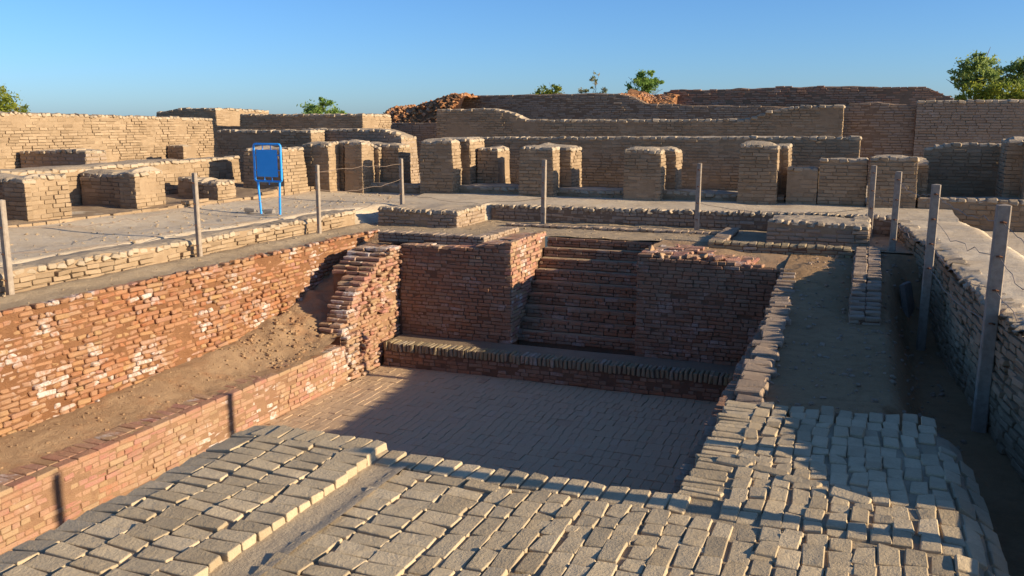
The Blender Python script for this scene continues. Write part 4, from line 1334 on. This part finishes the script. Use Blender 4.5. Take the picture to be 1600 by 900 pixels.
# =================================================================== TREES
def tree(name, label, cat, x, y, zg, blobs, mat, n, leaf, trunk_r, group=None):
    """blobs: list of (dx, dy, z, rx, rz); leaves fill clumps on those blobs"""
    r = thing(name, label, cat, (x, y, zg), group)
    pts, V, Q = [], [], []
    off = 0
    zc0 = min(b[2] - b[4] for b in blobs)
    for b in blobs:
        end = np.array([x + b[0], y + b[1], b[2]])
        st_ = np.array([x, y, zg - 0.1])
        mid = st_ * 0.45 + end * 0.55 + np.array([-b[0] * 0.35, -b[1] * 0.35, 0.1])
        pth = [st_, st_ * 0.7 + mid * 0.3, mid, end]
        v, q = tube(pth, [trunk_r, trunk_r * 0.8, trunk_r * 0.5, trunk_r * 0.15], 6)
        V.append(v)
        Q.append(q + off)
        off += len(v)
        for k in range(5):
            e2 = end + rng.normal(0, 1, 3) * np.array([b[3], b[3], b[4]]) * 0.6
            v, q = tube([mid * 0.3 + end * 0.7, (mid * 0.3 + end * 0.7) * 0.4 + e2 * 0.6 + [0, 0, .05], e2], [trunk_r * 0.22, trunk_r * 0.15, 0.008], 4)
            V.append(v)
            Q.append(q + off)
            off += len(v)
    mesh_obj('trunk', np.concatenate(V), [np.concatenate(Q)], M['bark'], r, True)
    C, S = [], []
    wts = np.array([b[3] * b[3] * b[4] for b in blobs]) ** 0.7
    wts /= wts.sum()
    for b, wt in zip(blobs, wts):
        nb = int(0.5 * n * wt)
        ncl = max(6, int(nb / 45))
        d = rng.normal(0, 1, (ncl, 3))
        d /= np.linalg.norm(d, axis=1)[:, None]
        rad = rng.uniform(0.3, 1.15, ncl) ** 0.7
        cl = d * rad[:, None] * np.array([b[3], b[3], b[4]])
        csz = rng.uniform(0.10, 0.26, ncl) * b[3]
        w_ = rng.integers(0, ncl, nb)
        p = cl[w_] + rng.normal(0, 1, (nb, 3)) * csz[w_][:, None] * np.array([1, 1, 0.65])
        C.append(p + np.array([x + b[0], y + b[1], b[2]]))
        S.append(np.clip(rng.random(ncl)[w_] * 0.6 + rng.random(nb) * 0.4, 0, 1))
    C, S = np.concatenate(C), np.concatenate(S)
    m = len(C)
    a = rng.normal(0, 1, (m, 3))
    a /= np.linalg.norm(a, axis=1)[:, None]
    b_ = np.cross(a, rng.normal(0, 1, (m, 3)))
    b_ /= np.linalg.norm(b_, axis=1)[:, None]
    sz = leaf * rng.uniform(0.6, 1.3, m)[:, None]
    V = np.stack([C - a * sz, C + b_ * sz * 0.38, C + a * sz, C - b_ * sz * 0.38], 1).reshape(-1, 3)
    Q = np.arange(m * 4).reshape(-1, 4)
    mesh_obj('crown', V, [Q], M[mat], r, False, None, np.repeat(S, 4))
    return r


tree('tree', 'tall bushy green tree behind the high wall at the right edge', 'tree', 5.5, 60, 2.05,
     [(0.1, 0, 7.3, 1.1, 0.9), (-0.75, 0.3, 6.9, 0.65, 0.6), (0.3, -0.2, 8.0, 0.55, 0.5), (0.9, 0.4, 6.7, 0.9, 0.8)], 'leaf_dark', 9000, 0.12, 0.16)
tree('tree', 'green tree crossing the right edge of the picture', 'tree', 8.1, 61, 2.05,
     [(0.0, 0, 7.2, 1.1, 0.9), (-0.7, 0.3, 7.0, 0.6, 0.6), (0.5, 0, 7.7, 0.8, 0.6)], 'leaf_dark', 7000, 0.12, 0.16)
tree('shrub', 'yellow-green shrub spreading along the wall top below the right-hand tree', 'shrub', 6.6, 57, 2.05,
     [(-1.3, 0, 5.9, 0.9, 0.6), (0, 0, 6.0, 1.0, 0.6), (1.2, 0, 6.1, 1.0, 0.6)], 'leaf_yellow', 7000, 0.11, 0.08)
tree('shrub', 'small yellow-green shrub on the skyline, leftmost of the three above the grey wall', 'shrub', -15.6, 45, 2.05,
     [(-0.4, 0, 5.85, 0.5, 0.45), (0.35, 0, 6.0, 0.45, 0.5)], 'leaf_yellow', 3200, 0.085, 0.05)
tree('shrub', 'sparse dry plant with brownish tip on the skyline, middle of three', 'shrub', -13.25, 45, 2.05,
     [(0.0, 0, 6.1, 0.32, 0.6), (0.1, 0, 6.75, 0.22, 0.3), (0.5, 0, 5.9, 0.45, 0.3), (-0.5, 0, 5.9, 0.4, 0.25)], 'leaf_dry', 1100, 0.075, 0.03)
tree('shrub', 'full green bush on the skyline, rightmost of the three above the grey wall', 'shrub', -10.6, 45, 2.05,
     [(-0.1, 0, 6.4, 0.6, 0.55), (0.45, 0, 6.2, 0.5, 0.4), (-0.5, 0, 6.1, 0.45, 0.4), (0.0, 0, 6.85, 0.35, 0.3)], 'leaf_fresh', 4200, 0.085, 0.05)
tree('shrub', 'bright green bush showing above the dark wall at left of centre', 'shrub', -29.6, 45, 2.05,
     [(-0.5, 0, 5.1, 0.8, 0.55), (0.1, 0, 5.4, 0.5, 0.45), (0.6, 0, 5.0, 0.6, 0.35), (1.4, 0, 4.85, 0.5, 0.25)], 'leaf_fresh', 5000, 0.10, 0.06)
tree('tree', 'olive green tree at the left edge behind the high sunlit wall', 'tree', -55.2, 45, 2.05,
     [(0.0, 0, 5.9, 1.3, 0.8), (1.2, 0, 5.3, 1.0, 0.35), (-1.2, 0, 6.2, 1.2, 0.8), (2.1, 0, 5.1, 0.6, 0.25)], 'leaf_yellow', 6000, 0.12, 0.12)
